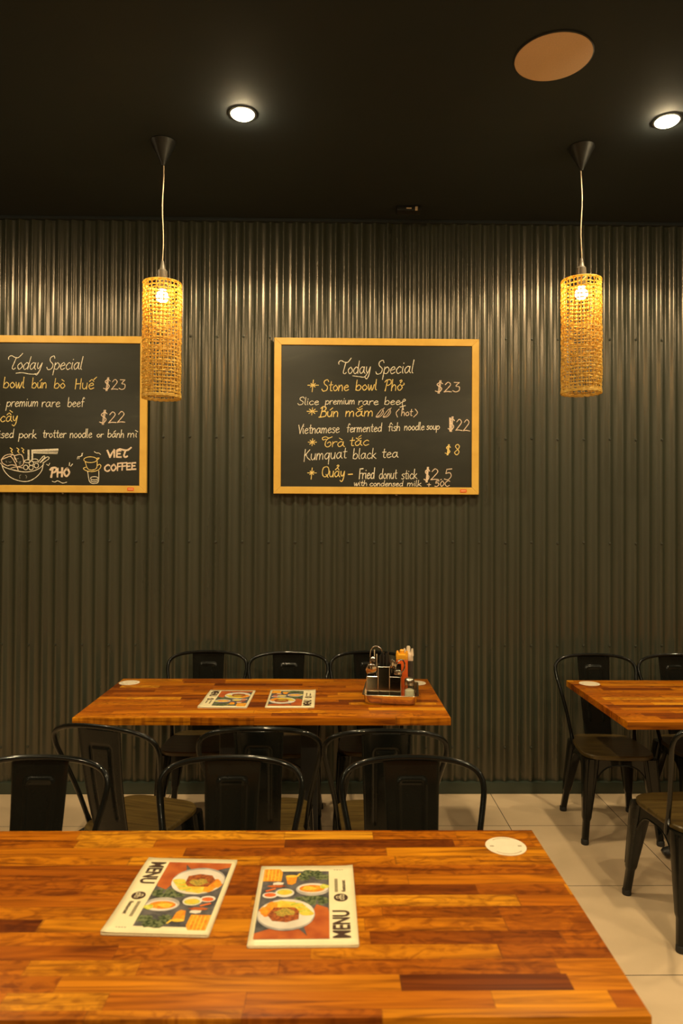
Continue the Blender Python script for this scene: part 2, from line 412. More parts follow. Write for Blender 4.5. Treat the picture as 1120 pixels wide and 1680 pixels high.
# screws of the wall sheets, on the crests (every second crest)
bm = BM(); lathe(bm, [(0.0085, 0), (0.0085, 0.0015), (0.0052, 0.002), (0.0052, 0.006), (0.004, 0.0075)], 10)
bmesh.ops.rotate(bm, verts=bm.verts[:], cent=(0, 0, 0), matrix=Matrix.Rotation(PI/2, 3, 'X'))
scr = mesh('screw', bm, M['screw'], wall); first = True
for z, skip in ((1.458, []), (0.858, [(-1.1, 0.5)]), (2.066, [(-2.3, -1.05), (-0.36, 0.88)]), (2.652, [(-2.3, -1.05), (-0.36, 0.88)]), (0.268, [(-1.1, 0.25), (1.2, 2.2)])):
    for k in range(-14, 14):
        x = XS + PITCH*2*(k+12)
        if not (-2.0 < x < 2.1) or any(p < x < q for p, q in skip): continue
        o = scr if first else scr.copy()
        if not first: C.objects.link(o); o.parent = wall
        first = False
        o.location = (x, WALL_Y-0.0085, z + random.uniform(-0.003, 0.003))

# ------------------------------------------------------------------ downlights
def downlight(x, y, label):
    t = empty('ceiling_downlight', (x, y, CEIL_Z)); tag(t, label, 'ceiling light', 'recessed ceiling downlights')
    bm = BM(); lathe(bm, [(0.050, -0.0005), (0.060, -0.0005), (0.060, -0.004), (0.052, -0.006), (0.050, -0.005)], 40, cap=False); mesh('trim_ring', bm, M['rim'], t)
    bm = BM(); lathe(bm, [(0.050, -0.001)] + [(0.050*math.cos(q), -0.002-0.019*math.sin(q)) for q in (0.15, 0.4, 0.7, 1.0, 1.3, 1.5)], 32); mesh('lens', bm, M['dome'], t)
    ld = bpy.data.lights.new('downlight_lamp', 'SPOT'); ld.energy = SPOT_W; ld.color = LAMP_COL
    ld.spot_size = math.radians(151); ld.spot_blend = 0.16; ld.shadow_soft_size = 0.045
    lo = bpy.data.objects.new('lamp', ld); link(lo, t); lo.location = (0, 0, -0.03)
downlight(-0.391, 3.05, 'glowing recessed downlight in the black ceiling, left of the round speaker')
downlight(1.464, 3.06, 'glowing recessed downlight in the black ceiling above the right pendant lamp, near the right edge')
for k, (x, y) in enumerate([(-2.246, 3.05), (3.32, 3.06), (-2.25, 0.9), (-0.39, 0.9), (1.464, 0.9), (3.32, 0.9), (-2.25, -1.25), (-0.39, -1.25), (1.464, -1.25), (3.32, -1.25)]):
    downlight(x, y, ['recessed downlight outside the frame, left end of the wall row', 'recessed downlight outside the frame, right end of the wall row'][k] if k < 2
              else 'recessed downlight in the ceiling outside the frame, behind the viewer')

# ceiling speaker
t = empty('ceiling_speaker', (0.832, 2.645, CEIL_Z)); tag(t, 'large round pale speaker grille set flush in the black ceiling', 'speaker')
bm = BM(); lathe(bm, [(0.143, 0), (0.143, -0.006), (0.138, -0.009), (0.02, -0.0095)], 64); mesh('grille', bm, M['speaker'], t)
bm = BM(); lathe(bm, [(0.143, -0.0), (0.147, 0), (0.147, -0.005), (0.143, -0.007)], 64, cap=False); mesh('rim', bm, M['rim'], t)
# little device near the wall
t = empty('ceiling_fitting', (0.435, 3.955, CEIL_Z)); tag(t, 'small black box with two pale markings on the ceiling by the wall', 'ceiling fitting')
bm = BM(); box(bm, -0.075, 0.06, -0.03, 0.03, -0.028, 0, 0.004); mesh('body', bm, M['canopy'], t)
bm = BM(); box(bm, -0.022, 0.006, -0.032, -0.0295, -0.020, -0.013); mesh('marking', bm, M['pale'], t, smooth=False)
bm = BM(); box(bm, 0.026, 0.040, -0.040, -0.0295, -0.030, -0.010, 0.002); mesh('switch', bm, M['pale'], t, smooth=False)

# ------------------------------------------------------------------ pendant lamps
def pendant(x, y, zt, zb, rad, label, seed):
    rnd = random.Random(seed)
    t = empty('pendant_lamp', (x, y, CEIL_Z)); tag(t, label, 'pendant lamp', 'woven pendant lamps')
    T = zt - CEIL_Z; B = zb - CEIL_Z; h = T - B
    bm = BM(); lathe(bm, [(0.058, -0.0), (0.060, -0.004), (0.012, -0.100), (0.008, -0.112)], 36); mesh('ceiling_canopy', bm, M['canopy'], t)
    bm = BM(); tube(bm, [(0.003*math.sin(k*0.9+seed), 0, -0.11 + (T+0.085+0.11)*k/10) for k in range(11)], 0.0026, 8); mesh('cord', bm, M['cord'], t)
    bm = BM(); lathe(bm, [(0.006, T+0.105), (0.010, T+0.085), (0.013, T+0.068), (0.022, T+0.058), (0.0225, T+0.004), (0.020, T-0.03)], 28); mesh('lamp_socket', bm, M['socket'], t)
    bm = BM(); lathe(bm, [(0.012, T-0.028), (0.013, T-0.036), (0.024, T-0.046), (0.029, T-0.060), (0.027, T-0.074), (0.016, T-0.085), (0.004, T-0.089)], 24); mesh('bulb', bm, M['bulb'], t)
    # woven shade
    bm = BM(); nv = 30
    wob = [rnd.uniform(-0.03, 0.03) for _ in range(nv)]
    def rr(z, a): return rad*(1.0 + 0.012*math.sin(3*a+z*9+seed) + 0.012*math.sin(z*40))
    # horizontal rounds: wide meshes at the top, tighter below
    zs = []; z = T-0.008
    while z > B+0.012:
        f = (T-z)/h
        zs.append(z); z -= (0.0185 if f < 0.25 else 0.0170 if f < 0.5 else 0.0158)*rnd.uniform(0.93, 1.07)
    for j, z in enumerate(zs):
        f = (T-z)/h; n = 102; p0 = rnd.uniform(0, 6)
        pts = []
        for k in range(n):
            a_ = 2*PI*k/n
            r = rr(z, a_) + 0.0022*math.cos(nv*a_/2 + j*PI)
            pts.append((r*math.cos(a_), r*math.sin(a_), z + 0.0018*math.sin(2*a_+p0) + 0.0009*math.sin(7*a_+p0*3) + rnd.uniform(-0.0008, 0.0008)))
        tube(bm, pts, (0.0029 if f < 0.3 else 0.0023)*rnd.uniform(0.88, 1.15), 6, closed=True)
        if f > 0.3 and j % 3 == 0:      # doubled strand
            pts = [(p[0]*1.012, p[1]*1.012, p[2]-0.0042+0.001*math.sin(k*0.5)) for k, p in enumerate(pts)]
            tube(bm, pts, 0.0018, 5, closed=True)
    for i in range(nv):
        a0 = 2*PI*i/nv + wob[i]; n = 64; pts = []
        for k in range(n+1):
            z = T-0.004 - (h-0.010)*k/n
            a_ = a0 + 0.02*math.sin(z*23+i)
            r = rr(z, a_) - 0.0022*math.cos(PI*k*len(zs)/n + i*PI)
            pts.append((r*math.cos(a_), r*math.sin(a_), z))
        tube(bm, pts, 0.0022 if i % 3 else 0.0026, 6)
        # little knots where strands cross (lower half looks knotted)
        for z in zs:
            f = (T-z)/h
            if f > 0.22 and rnd.random() < 0.22:
                a_ = a0 + rnd.uniform(-0.03, 0.03); r = rr(z, a_)
                tube(bm, [(r*math.cos(a_+q), r*math.sin(a_+q), z-0.006+0.012*((q+0.05)/0.1)) for q in (-0.05, 0.0, 0.05)], 0.002, 5)
    mesh('shade', bm, M['weave'], t)
    bm = BM()
    for dz, r_ in ((0.0, 0.0044), (0.0065, 0.0040)):
        tube(bm, [((rad+0.001*math.sin(k*2.1))*math.cos(2*PI*k/72), (rad+0.001*math.sin(k*2.1))*math.sin(2*PI*k/72), B+0.005+dz+0.0016*math.sin(k*1.7)) for k in range(72)], r_, 7, closed=True)
    mesh('lower_rim', bm, M['weave'], t)
    bm = BM(); tube(bm, [(rad*math.cos(2*PI*k/60), rad*math.sin(2*PI*k/60), T-0.002) for k in range(60)], 0.0034, 7, closed=True)
    mesh('upper_rim', bm, M['weave'], t)
    bm = BM()
    for k in range(3):
        a_ = 2*PI*k/3+0.5
        tube(bm, [(0.02*math.cos(a_), 0.02*math.sin(a_), T-0.002), (rad*math.cos(a_), rad*math.sin(a_), T-0.002)], 0.0016, 6)
    tube(bm, [(0.023*math.cos(2*PI*k/24), 0.023*math.sin(2*PI*k/24), T-0.002) for k in range(24)], 0.0022, 6, closed=True)
    mesh('shade_ring', bm, M['weave'], t)
pendant(-0.789, 3.29, 2.683, 2.146, 0.0865, 'woven golden pendant lamp hanging beside the left chalkboard', 1)
pendant(1.169, 3.29, 2.716, 2.182, 0.0895, 'woven golden pendant lamp hanging right of the middle chalkboard', 5)

# ------------------------------------------------------------------ chalk lettering
GL = {  # strokes in units of the x-height, advance width
 'a': ([[(.72,.85),(.4,1.0),(.06,.55),(.25,.03),(.58,.25),(.73,.9)],[(.74,1.0),(.74,.3),(.95,.03)]],1.02),
 'b': ([[(.1,1.9),(.07,1.0),(.06,.08)],[(.06,.5),(.42,1.0),(.78,.6),(.55,.03),(.08,.08)]],.92),
 'c': ([[(.7,.82),(.42,1.0),(.06,.5),(.32,.0),(.74,.18)]],.84),
 'd': ([[(.7,.8),(.4,1.0),(.06,.5),(.28,.0),(.66,.25),(.74,.8)],[(.78,1.9),(.74,.9),(.76,.02)]],.95),
 'e': ([[(.1,.48),(.45,.58),(.7,.72),(.45,1.0),(.08,.55),(.32,.0),(.78,.2)]],.88),
 'f': ([[(.62,1.65),(.45,1.9),(.28,1.5),(.26,.6),(.26,.0)],[(.02,1.0),(.58,1.02)]],.66),
 'g': ([[(.72,.85),(.4,1.0),(.06,.55),(.25,.03),(.58,.25),(.73,.9)],[(.74,1.0),(.72,-.4),(.4,-.8),(.1,-.5)]],.95),
 'h': ([[(.1,1.9),(.08,1.0),(.06,.0)],[(.07,.5),(.38,1.0),(.62,.7),(.64,.0)]],.84),
 'i': ([[(.1,1.0),(.1,.3),(.22,.02)],[(.11,1.42),(.13,1.5)]],.36),
 'ı': ([[(.1,1.0),(.1,.3),(.22,.02)]],.36),
 'k': ([[(.1,1.9),(.08,1.0),(.06,.0)],[(.62,.98),(.1,.42)],[(.2,.5),(.45,.25),(.75,.0)]],.84),
 'l': ([[(.12,1.9),(.09,1.0),(.1,.2),(.28,.0)]],.40),
 'm': ([[(.06,1.0),(.06,.0)],[(.06,.5),(.3,1.0),(.5,.7),(.5,.0)],[(.5,.5),(.75,1.0),(.95,.7),(.98,.0)]],1.2),
 'n': ([[(.06,1.0),(.06,.0)],[(.06,.5),(.38,1.0),(.62,.7),(.64,.0)]],.85),
 'o': ([[(.4,1.0),(.06,.55),(.36,.0),(.74,.45),(.42,1.0)]],.86),
 'p': ([[(.08,1.0),(.06,.0),(.04,-.8)],[(.06,.6),(.42,1.0),(.76,.6),(.5,.05),(.08,.15)]],.88),
 'q': ([[(.72,.85),(.4,1.0),(.06,.55),(.25,.03),(.58,.25),(.73,.9)],[(.76,1.0),(.72,.0),(.72,-.85)]],.95),
 'r': ([[(.06,1.0),(.08,.0)],[(.07,.5),(.3,.95),(.6,.95)]],.66),
 's': ([[(.62,.88),(.35,1.0),(.12,.75),(.55,.38),(.4,.0),(.05,.1)]],.70),
 't': ([[(.3,1.65),(.26,.8),(.3,.1),(.55,.05)],[(.02,1.05),(.58,1.08)]],.64),
 'u': ([[(.06,1.0),(.08,.3),(.34,.0),(.62,.4),(.66,1.0)],[(.66,1.0),(.66,.0)]],.86),
 'w': ([[(.04,1.0),(.16,.1),(.28,.05),(.46,.9)],[(.46,.9),(.56,.05),(.7,.05),(.92,1.0)]],1.02),
 'y': ([[(.06,1.0),(.1,.4),(.35,.15),(.62,.9)],[(.66,1.0),(.56,-.2),(.3,-.8),(.02,-.6)]],.82),
 'x': ([[(.05,1.0),(.65,.0)],[(.65,1.0),(.05,.0)]],.8),
 'T': ([[(-.55,1.45),(-.62,1.75),(-.3,2.0),(.3,1.75),(.8,1.75),(1.25,2.35)],[(.5,1.75),(.38,1.0),(.28,.2),(.55,.0),(.75,.2)]],.95),
 'ʈ': ([[(.55,1.5),(.2,1.35),(.1,1.75),(.5,1.95),(.9,1.7),(1.3,1.95)],[(.95,1.75),(.6,1.2),(.55,.3),(.9,-.05),(1.25,.4),(1.1,.95),(.8,.7)]],1.4),
 'S': ([[(.95,1.65),(.75,2.0),(.3,1.75),(.35,1.25),(.85,.75),(.75,.15),(.25,.0),(.0,.35)]],1.1),
 'P': ([[(.3,1.75),(.2,.8),(.1,.0)],[(-.05,1.5),(.2,1.85),(.75,1.85),(.85,1.3),(.5,.95),(.2,1.0)]],.95),
 'B': ([[(.3,1.85),(.22,.9),(.1,.0)],[(.05,1.6),(.4,1.95),(.8,1.7),(.65,1.2),(.3,1.05)],[(.3,1.05),(.85,.9),(.85,.2),(.4,.0),(-.1,-.05)]],1.05),
 'V': ([[(.0,1.7),(.2,.9),(.38,.0)],[(.38,.0),(.6,.9),(.95,1.85)]],.85),
 'K': ([[(.12,1.8),(.1,.9),(.08,-.2)],[(.8,1.7),(.14,.8)],[(.3,.95),(.55,.4),(1.0,.0)]],1.05),
 'Q': ([[(.7,1.8),(.2,1.6),(.05,.8),(.3,.1),(.8,.1),(1.15,.8),(1.0,1.6),(.65,1.82)],[(.7,.45),(1.1,-.1)]],1.25),
 'F': ([[(.12,1.75),(.08,.0)],[(.1,1.75),(.8,1.8)],[(.1,.95),(.6,1.0)]],.72),
 'H': ([[(.08,1.7),(.06,.0)],[(.75,1.75),(.72,.0)],[(.06,.85),(.74,.9)]],.95),
 'C': ([[(.8,1.35),(.55,1.6),(.1,1.1),(.1,.4),(.45,.0),(.82,.25)]],.95),
 'O': ([[(.5,1.6),(.08,.9),(.4,.0),(.85,.7),(.55,1.6)]],1.0),
 'E': ([[(.1,1.6),(.1,.0)],[(.1,1.6),(.65,1.6)],[(.1,.85),(.55,.85)],[(.1,.02),(.68,.0)]],.8),
 'I': ([[(.1,1.6),(.1,.0)]],.35),
 '0': ([[(.4,1.55),(.08,.8),(.36,.0),(.74,.75),(.42,1.55)]],.9),
 '2': ([[(.05,1.2),(.35,1.6),(.66,1.2),(.35,.55),(.02,.02)],[(.02,.02),(.4,.08),(.85,.02)]],.98),
 '3': ([[(.05,1.55),(.65,1.5)],[(.65,1.5),(.3,.95),(.7,.8),(.72,.2),(.35,.0),(.0,.2)]],.9),
 '5': ([[(.7,1.55),(.2,1.5)],[(.2,1.5),(.14,.9)],[(.14,.9),(.55,1.0),(.72,.5),(.45,.0),(.05,.1)]],.9),
 '8': ([[(.6,1.35),(.35,1.6),(.12,1.25),(.62,.5),(.4,.0),(.08,.35),(.5,.9),(.62,1.35)]],.85),
 '$': ([[(.75,1.35),(.45,1.6),(.12,1.2),(.7,.6),(.45,.05),(.0,.2)],[(.38,1.9),(.34,-.2)],[(.52,1.9),(.48,-.2)]],1.0),
 '.': ([[(.08,.0),(.14,.06)]],.4), ',': ([[(.14,.1),(.02,-.25)]],.4),
 '+': ([[(.0,.5),(.7,.5)],[(.35,.85),(.35,.1)]],.9), '-': ([[(.0,.5),(.8,.55)]],1.0),
 '(': ([[(.35,1.6),(.08,.8),(.3,-.1)]],.5), ')': ([[(.05,1.6),(.35,.8),(.05,-.1)]],.5),
 '*': ([[(.0,.9),(1.2,.9)],[(.6,1.5),(.6,.3)],[(.25,1.25),(.95,.55)],[(.95,1.25),(.25,.55)]],1.3),
 '†': ([[(.0,.95),(1.3,.95)],[(.62,1.7),(.6,.0)],[(.35,1.2),(.9,.7)],[(.9,1.2),(.35,.7)]],1.4),
 ' ': ([],.7),
}
ACC = {'ở': ('o', 'horn hook'), 'ú': ('u', 'acute'), 'ắ': ('a', 'breve acute'), 'à': ('a', 'grave'), 'ẩ': ('a', 'circ hook'), 'ò': ('o', 'grave'),
       'ế': ('e', 'circ acute'), 'ầ': ('a', 'circ grave'), 'á': ('a', 'acute'), 'ì': ('ı', 'grave')}
MK = {'acute': [(.35, .0), (.7, .4)], 'grave': [(.15, .45), (.55, .1)], 'circ': [(.1, .0), (.4, .32), (.7, .0)], 'breve': [(.1, .25), (.4, .0), (.72, .2)],
      'hook': [(.3, .35), (.5, .5), (.62, .32), (.45, .1), (.45, .0)], 'horn': [(.7, .8), (.95, .95), (.92, 1.2)]}
class Chalk:
    """collects chalk strokes of one board; to2 maps a place on the writing to metres on the board"""
    def __init__(s, to2): s.to2 = to2; s.y = 0.0; s.words = []
    def ribbon(s, bm, pts, wd):
        pts = [Vector((p[0], p[1])) for p in pts]; n = len(pts)
        if n < 2: return
        le = []; ri = []; s.y = (s.y + 0.00003) % 0.0006
        for i in range(n):
            t = pts[min(i+1, n-1)] - pts[max(i-1, 0)]
            if t.length < 1e-9: t = Vector((1, 0))
            t.normalize(); nn = Vector((-t.y, t.x)) * wd*0.46*random.uniform(0.76, 1.10)
            e = t*wd*0.3*(-1 if i == 0 else 1 if i == n-1 else 0)
            le.append(bm.verts.new((pts[i].x+nn.x+e.x, -0.0006-s.y, pts[i].y+nn.y+e.y))); ri.append(bm.verts.new((pts[i].x-nn.x+e.x, -0.0006-s.y, pts[i].y-nn.y+e.y)))
        for i in range(n-1): bm.faces.new((le[i], ri[i], ri[i+1], le[i+1]))
    def stroke(s, bm, pts, wd=0.0048, smooth=True):
        q = [s.to2(*p) for p in pts]
        q = [tuple(v)[:2] for v in catmull([(a_, b_, 0) for a_, b_ in q], 6)] if smooth and len(q) > 2 else q
        s.ribbon(bm, q, wd)
    def word(s, bm, txt, x0, x1, y0, y1, xh, wd=0.0048, slant=0.08, narrow=None):
        out = []; cx = 0.0; bm = BM(); s.words.append(bm)
        for ch in txt:
            b_, mk = ACC.get(ch, (ch, ''))
            st, adv = GL[b_]
            for q in st: out.append([(cx+px, py) for px, py in q])
            top = 1.25
            for k in mk.split():
                if k == 'horn': out.append([(cx+px, py) for px, py in MK[k]]); continue
                off = 0.32 if (k in ('acute', 'grave') and ('circ' in mk)) else 0.0
                out.append([(cx+px-(0.25 if b_ == 'ı' else 0)+off, py+top) for px, py in MK[k]]); top += 0.34
            cx += adv
        tot = cx - 0.12
        for q in out:
            pts = []
            for px, py in q:
                f = (px + slant*py)/tot
                pts.append((x0+(x1-x0)*f, y0+(y1-y0)*f - py*xh))
            s.stroke(bm, pts, wd)

BW, BH = 1.190, 0.905
def chalkboard(cx, cz, label):
    t = empty('chalkboard', (cx, WALL_Y-0.032, cz)); tag(t, label, 'chalkboard', 'chalkboard menus on the wall')
    fw = 0.041
    hx, hz = BW/2, BH/2
    bm = BM()
    def rail(p):   # mitred rail: polygon in xz, extruded along y
        f0 = [bm.verts.new((x, -0.007, z)) for x, z in p]; f1 = [bm.verts.new((x, 0.016, z)) for x, z in p]
        fr = bm.faces.new(f0); bm.faces.new(f1[::-1])
        for i in range(4): bm.faces.new((f0[i], f1[i], f1[(i+1) % 4], f0[(i+1) % 4]))
    o = [(-hx, -hz), (hx, -hz), (hx, hz), (-hx, hz)]; n = [(-hx+fw, -hz+fw), (hx-fw, -hz+fw), (hx-fw, hz-fw), (-hx+fw, hz-fw)]
    for i in range(4): rail([o[i], o[(i+1) % 4], n[(i+1) % 4], n[i]])
    fo = mesh('frame', bm, M['pine'], t, smooth=False)
    bv = fo.modifiers.new('bevel', 'BEVEL'); bv.width = 0.0018; bv.segments = 2; bv.limit_method = 'ANGLE'
    bm = BM(); box(bm, -hx+fw-0.004, hx-fw+0.004, 0.0, 0.010, -hz+fw-0.004, hz-fw+0.004); sf = mesh('writing_surface', bm, M['board'], t, smooth=False)
    bm = BM(); box(bm, hx-0.108, hx-0.072, -0.0082, -0.0068, -hz+0.012, -hz+0.030, 0.002); lb = mesh('maker_label', bm, M['red_label'], t, smooth=False)
    bm = BM()
    for k in range(4): box(bm, hx-0.103+0.0068*k, hx-0.098+0.0068*k, -0.0086, -0.0081, -hz+0.017, -hz+0.025)
    mesh('label_print', bm, M['label_pale'], lb, smooth=False)
    bm = BM(); box(bm, 0.11, 0.122, -0.004, 0.006, -hz-0.008, -hz, 0.001); mesh('hanger_tab', bm, M['steel'], t, smooth=False)
    return t, sf
def put(bm, name, mt, sf):
    for wb in CK.words: mesh('chalk_word' if 'price' not in name else 'chalk_price', wb, mt, sf, smooth=False, fix=False)
    CK.words = []
    if not bm.verts: return bm.free()
    return mesh(name, bm, mt, sf, smooth=False, fix=False)

# middle board; writing laid out by its place on the board
ctr, csf = chalkboard(0.262, 2.190, 'framed chalkboard in the middle of the wall listing Stone bowl and fish noodle soup')
def mid_xy(x, y):
    u = (x-30)/1046.0; top = 40+12*u; bot = 838+2*u
    return (u-0.5)*BW, (0.5-(y-top)/(bot-top))*BH
CK = Chalk(mid_xy)
bm = BM()
CK.word(bm, 'Today', 372, 518, 226, 224, 34, 0.0052, 0.12); CK.word(bm, 'Special', 546, 738, 228, 222, 35, 0.0052, 0.16)
CK.stroke(bm, [(505, 222), (490, 242), (462, 240), (430, 236)], 0.005)
put(bm, 'chalk_title', M['chalk_w'], csf)
bm = BM()
CK.word(bm, '†', 198, 252, 318, 318, 36); CK.word(bm, 'Stone', 272, 408, 314, 312, 29, 0.0056); CK.word(bm, 'bowl', 444, 552, 311, 308, 28, 0.0056); CK.word(bm, 'Phở', 592, 682, 314, 310, 30, 0.0056)
put(bm, 'chalk_line', M['chalk_y'], csf)
bm = BM(); CK.word(bm, '$23', 852, 976, 320, 318, 31, 0.0056); put(bm, 'chalk_price', M['chalk_p'], csf)
bm = BM()
CK.word(bm, 'Slice', 150, 256, 384, 384, 20); CK.word(bm, 'premium', 290, 440, 382, 380, 19); CK.word(bm, 'rare', 458, 560, 384, 384, 20)
CK.word(bm, 'bee', 592, 672, 383, 383, 21); CK.stroke(bm, [(672, 376), (700, 362), (692, 356), (684, 376), (690, 410)], 0.005); CK.stroke(bm, [(672, 396), (700, 388)], 0.005)
put(bm, 'chalk_line', M['chalk_w'], csf)
bm = BM(); CK.word(bm, '*', 195, 246, 446, 446, 32); CK.word(bm, 'Bún', 262, 356, 446, 444, 27, 0.0062); CK.word(bm, 'mắm', 392, 534, 444, 442, 27, 0.0058); put(bm, 'chalk_line', M['chalk_y'], csf)
bm = BM()
for dx in (0, 36):
    CK.stroke(bm, [(550+dx, 446), (570+dx, 436), (586+dx, 408), (578+dx, 408), (564+dx, 424), (550+dx, 446), (572+dx, 444), (588+dx, 424), (586+dx, 408), (592+dx, 400)], 0.004)
CK.word(bm, '(', 646, 664, 444, 444, 24); CK.word(bm, 'hot', 678, 734, 440, 440, 20); CK.word(bm, ')', 740, 760, 444, 444, 24)
put(bm, 'chalk_note', M['chalk_p'], csf)
bm = BM()
CK.word(bm, 'Vietnamese', 153, 362, 532, 526, 26); CK.word(bm, 'fermented', 400, 578, 524, 520, 23); CK.word(bm, 'fish', 612, 672, 518, 516, 22); CK.word(bm, 'noodle', 694, 796, 514, 512, 21); CK.word(bm, 'soup', 808, 874, 510, 510, 19)
put(bm, 'chalk_line', M['chalk_w'], csf)
bm = BM(); CK.word(bm, '$22', 918, 1030, 512, 518, 36, 0.0056); CK.stroke(bm, [(929, 452), (930, 516)], 0.012, False); put(bm, 'chalk_price', M['chalk_p'], csf)
bm = BM(); CK.word(bm, '*', 202, 244, 602, 602, 30); CK.word(bm, 'ʈrà', 268, 388, 598, 598, 26, 0.005); CK.word(bm, 'tắc', 414, 512, 594, 590, 26, 0.005); put(bm, 'chalk_line', M['chalk_y'], csf)
bm = BM(); CK.word(bm, 'Kumquat', 182, 398, 668, 656, 31); CK.word(bm, 'black', 432, 550, 660, 658, 28); CK.word(bm, 'tea', 580, 662, 654, 652, 27); put(bm, 'chalk_line', M['chalk_w'], csf)
bm = BM(); CK.word(bm, '$', 904, 932, 634, 634, 25, 0.0058); CK.word(bm, '8', 948, 978, 638, 638, 33, 0.0054); put(bm, 'chalk_price', M['chalk_y'], csf)
bm = BM(); CK.word(bm, '†', 200, 244, 764, 764, 34, 0.0056); CK.word(bm, 'Quẩy', 274, 390, 752, 752, 29, 0.0058); CK.word(bm, '-', 408, 432, 754, 754, 30, 0.006); put(bm, 'chalk_line', M['chalk_y'], csf)
bm = BM(); CK.word(bm, 'Fried', 464, 542, 762, 760, 29, 0.0058); CK.word(bm, 'donut', 566, 656, 762, 760, 27); CK.word(bm, 'stick', 680, 760, 762, 760, 26); put(bm, 'chalk_line', M['chalk_w'], csf)
bm = BM(); CK.word(bm, '$', 796, 826, 770, 770, 36, 0.0066); CK.word(bm, '2.5', 830, 936, 766, 764, 35, 0.0056); put(bm, 'chalk_price', M['chalk_p'], csf)
bm = BM(); CK.word(bm, 'with', 438, 505, 796, 797, 15, 0.0046); CK.word(bm, 'condensed', 518, 688, 798, 798, 15, 0.0046); CK.word(bm, 'milk', 710, 782, 798, 798, 16, 0.0046); put(bm, 'chalk_line', M['chalk_w'], csf)
bm = BM(); CK.word(bm, '+', 812, 832, 801, 801, 22, 0.005); CK.word(bm, '50C', 850, 926, 799, 798, 18, 0.005); put(bm, 'chalk_note', M['chalk_p'], csf)

# left board (its left part lies outside the photograph)
lft, lsf = chalkboard(-1.660, 2.190, 'framed chalkboard at the left edge with drawn noodle bowl and coffee glass')
def left_xy(x, y):      # x, y: place on the writing, 4.48 units per 1/336 of the board width
    u = 1-(1075-x)/1505.0; f = x/1075.0; top = 42+16*f; bot = 1197+3*f
    return (u-0.5)*BW, (0.5-(y-top)/(bot-top))*BH
CK = Chalk(left_xy)
bm = BM(); CK.word(bm, 'Today', 76, 300, 292, 296, 50, 0.0048, 0.25); CK.word(bm, 'Special', 340, 596, 296, 296, 50, 0.0052, 0.2)
CK.stroke(bm, [(120, 322), (165, 318), (220, 328), (270, 326), (292, 300)], 0.0048); put(bm, 'chalk_title', M['chalk_w'], lsf)
bm = BM(); CK.word(bm, 'bowl', 28, 180, 430, 430, 42, 0.0054); CK.word(bm, 'bún', 234, 342, 432, 432, 40, 0.005); CK.word(bm, 'bò', 396, 474, 434, 434, 38, 0.005); CK.word(bm, 'Huế', 548, 684, 440, 440, 44, 0.005); put(bm, 'chalk_line', M['chalk_y'], lsf)
bm = BM(); CK.word(bm, '$23', 756, 912, 444, 444, 46, 0.005); put(bm, 'chalk_price', M['chalk_p'], lsf)
bm = BM(); CK.stroke(bm, [(-6, 568), (6, 552)]); CK.word(bm, 'premium', 52, 280, 568, 566, 36, 0.0046, 0.15); CK.word(bm, 'rare', 308, 440, 570, 570, 36, 0.0046); CK.word(bm, 'beef', 496, 612, 570, 570, 36, 0.0046); put(bm, 'chalk_line', M['chalk_w'], lsf)
bm = BM(); CK.word(bm, 'cầy', 8, 132, 680, 676, 40, 0.0054); put(bm, 'chalk_line', M['chalk_y'], lsf)
bm = BM(); CK.word(bm, '$22', 728, 914, 692, 684, 50, 0.0054); put(bm, 'chalk_price', M['chalk_p'], lsf)
bm = BM(); CK.word(bm, 'aised', -38, 106, 800, 796, 34, 0.0048); CK.word(bm, 'pork', 144, 270, 798, 800, 32); CK.word(bm, 'trotter', 318, 484, 796, 796, 32); CK.word(bm, 'noodle', 514, 674, 798, 796, 34); CK.word(bm, 'or', 708, 756, 794, 794, 24); CK.word(bm, 'bánh', 788, 906, 794, 796, 30); CK.word(bm, 'mì', 932, 1000, 794, 794, 30); put(bm, 'chalk_line', M['chalk_w'], lsf)
def d5(p): return [(x/2.0, (725-540)*4.48 + y/2.0) for x, y in p]
def d6(p): return [(115*4.48 + x/2.0, (725-540)*4.48 + y/2.0) for x, y in p]
def ell(cx, cy, rx, ry, n=14, a0=0, a1=2*PI): return [(cx+rx*math.cos(a0+(a1-a0)*k/n), cy+ry*math.sin(a0+(a1-a0)*k/n)) for k in range(n+1)]
bm = BM()
CK.stroke(bm, d5([(50, 345), (90, 430), (180, 520), (310, 570), (430, 575), (540, 520), (620, 430), (645, 345)]))
CK.stroke(bm, d5([(30, 310), (90, 370), (220, 410), (370, 438), (500, 425), (600, 380), (655, 320)]))
CK.stroke(bm, d5([(55, 350), (130, 385), (250, 420), (370, 440)]))
for cx_, cy_ in ((395, 372), (472, 375), (548, 345), (475, 310)): CK.stroke(bm, d5(ell(cx_, cy_, 32, 34)))
for cx_, cy_, rx_, ry_ in ((420, 282, 45, 22), (525, 270, 48, 22)): CK.stroke(bm, d5(ell(cx_, cy_, rx_, ry_)))
for x_ in (425, 440, 480, 492): CK.stroke(bm, d5([(x_, 115), (x_+2, 190), (x_, 262)]), 0.005)
for q in ([(570, 300), (645, 210), (668, 222), (600, 300)], [(610, 300), (690, 225), (728, 222), (722, 250), (640, 310)]): CK.stroke(bm, d5(q))
for q in ([(500, 115), (865, 100), (850, 170), (505, 160)], [(505, 135), (860, 125)], [(505, 150), (850, 150)], [(505, 122), (862, 110)]): CK.stroke(bm, d5(q), 0.0046, False)
for q in ([(695, 325), (725, 345), (742, 310)], [(1025, 345), (1030, 300)], [(1045, 355), (1072, 322)]): CK.stroke(bm, d5(q), 0.0046, False)
CK.stroke(bm, d5([(780, 575), (820, 585), (860, 568), (930, 600), (990, 588)]))
put(bm, 'chalk_drawing', M['chalk_w'], lsf)
bm = BM()
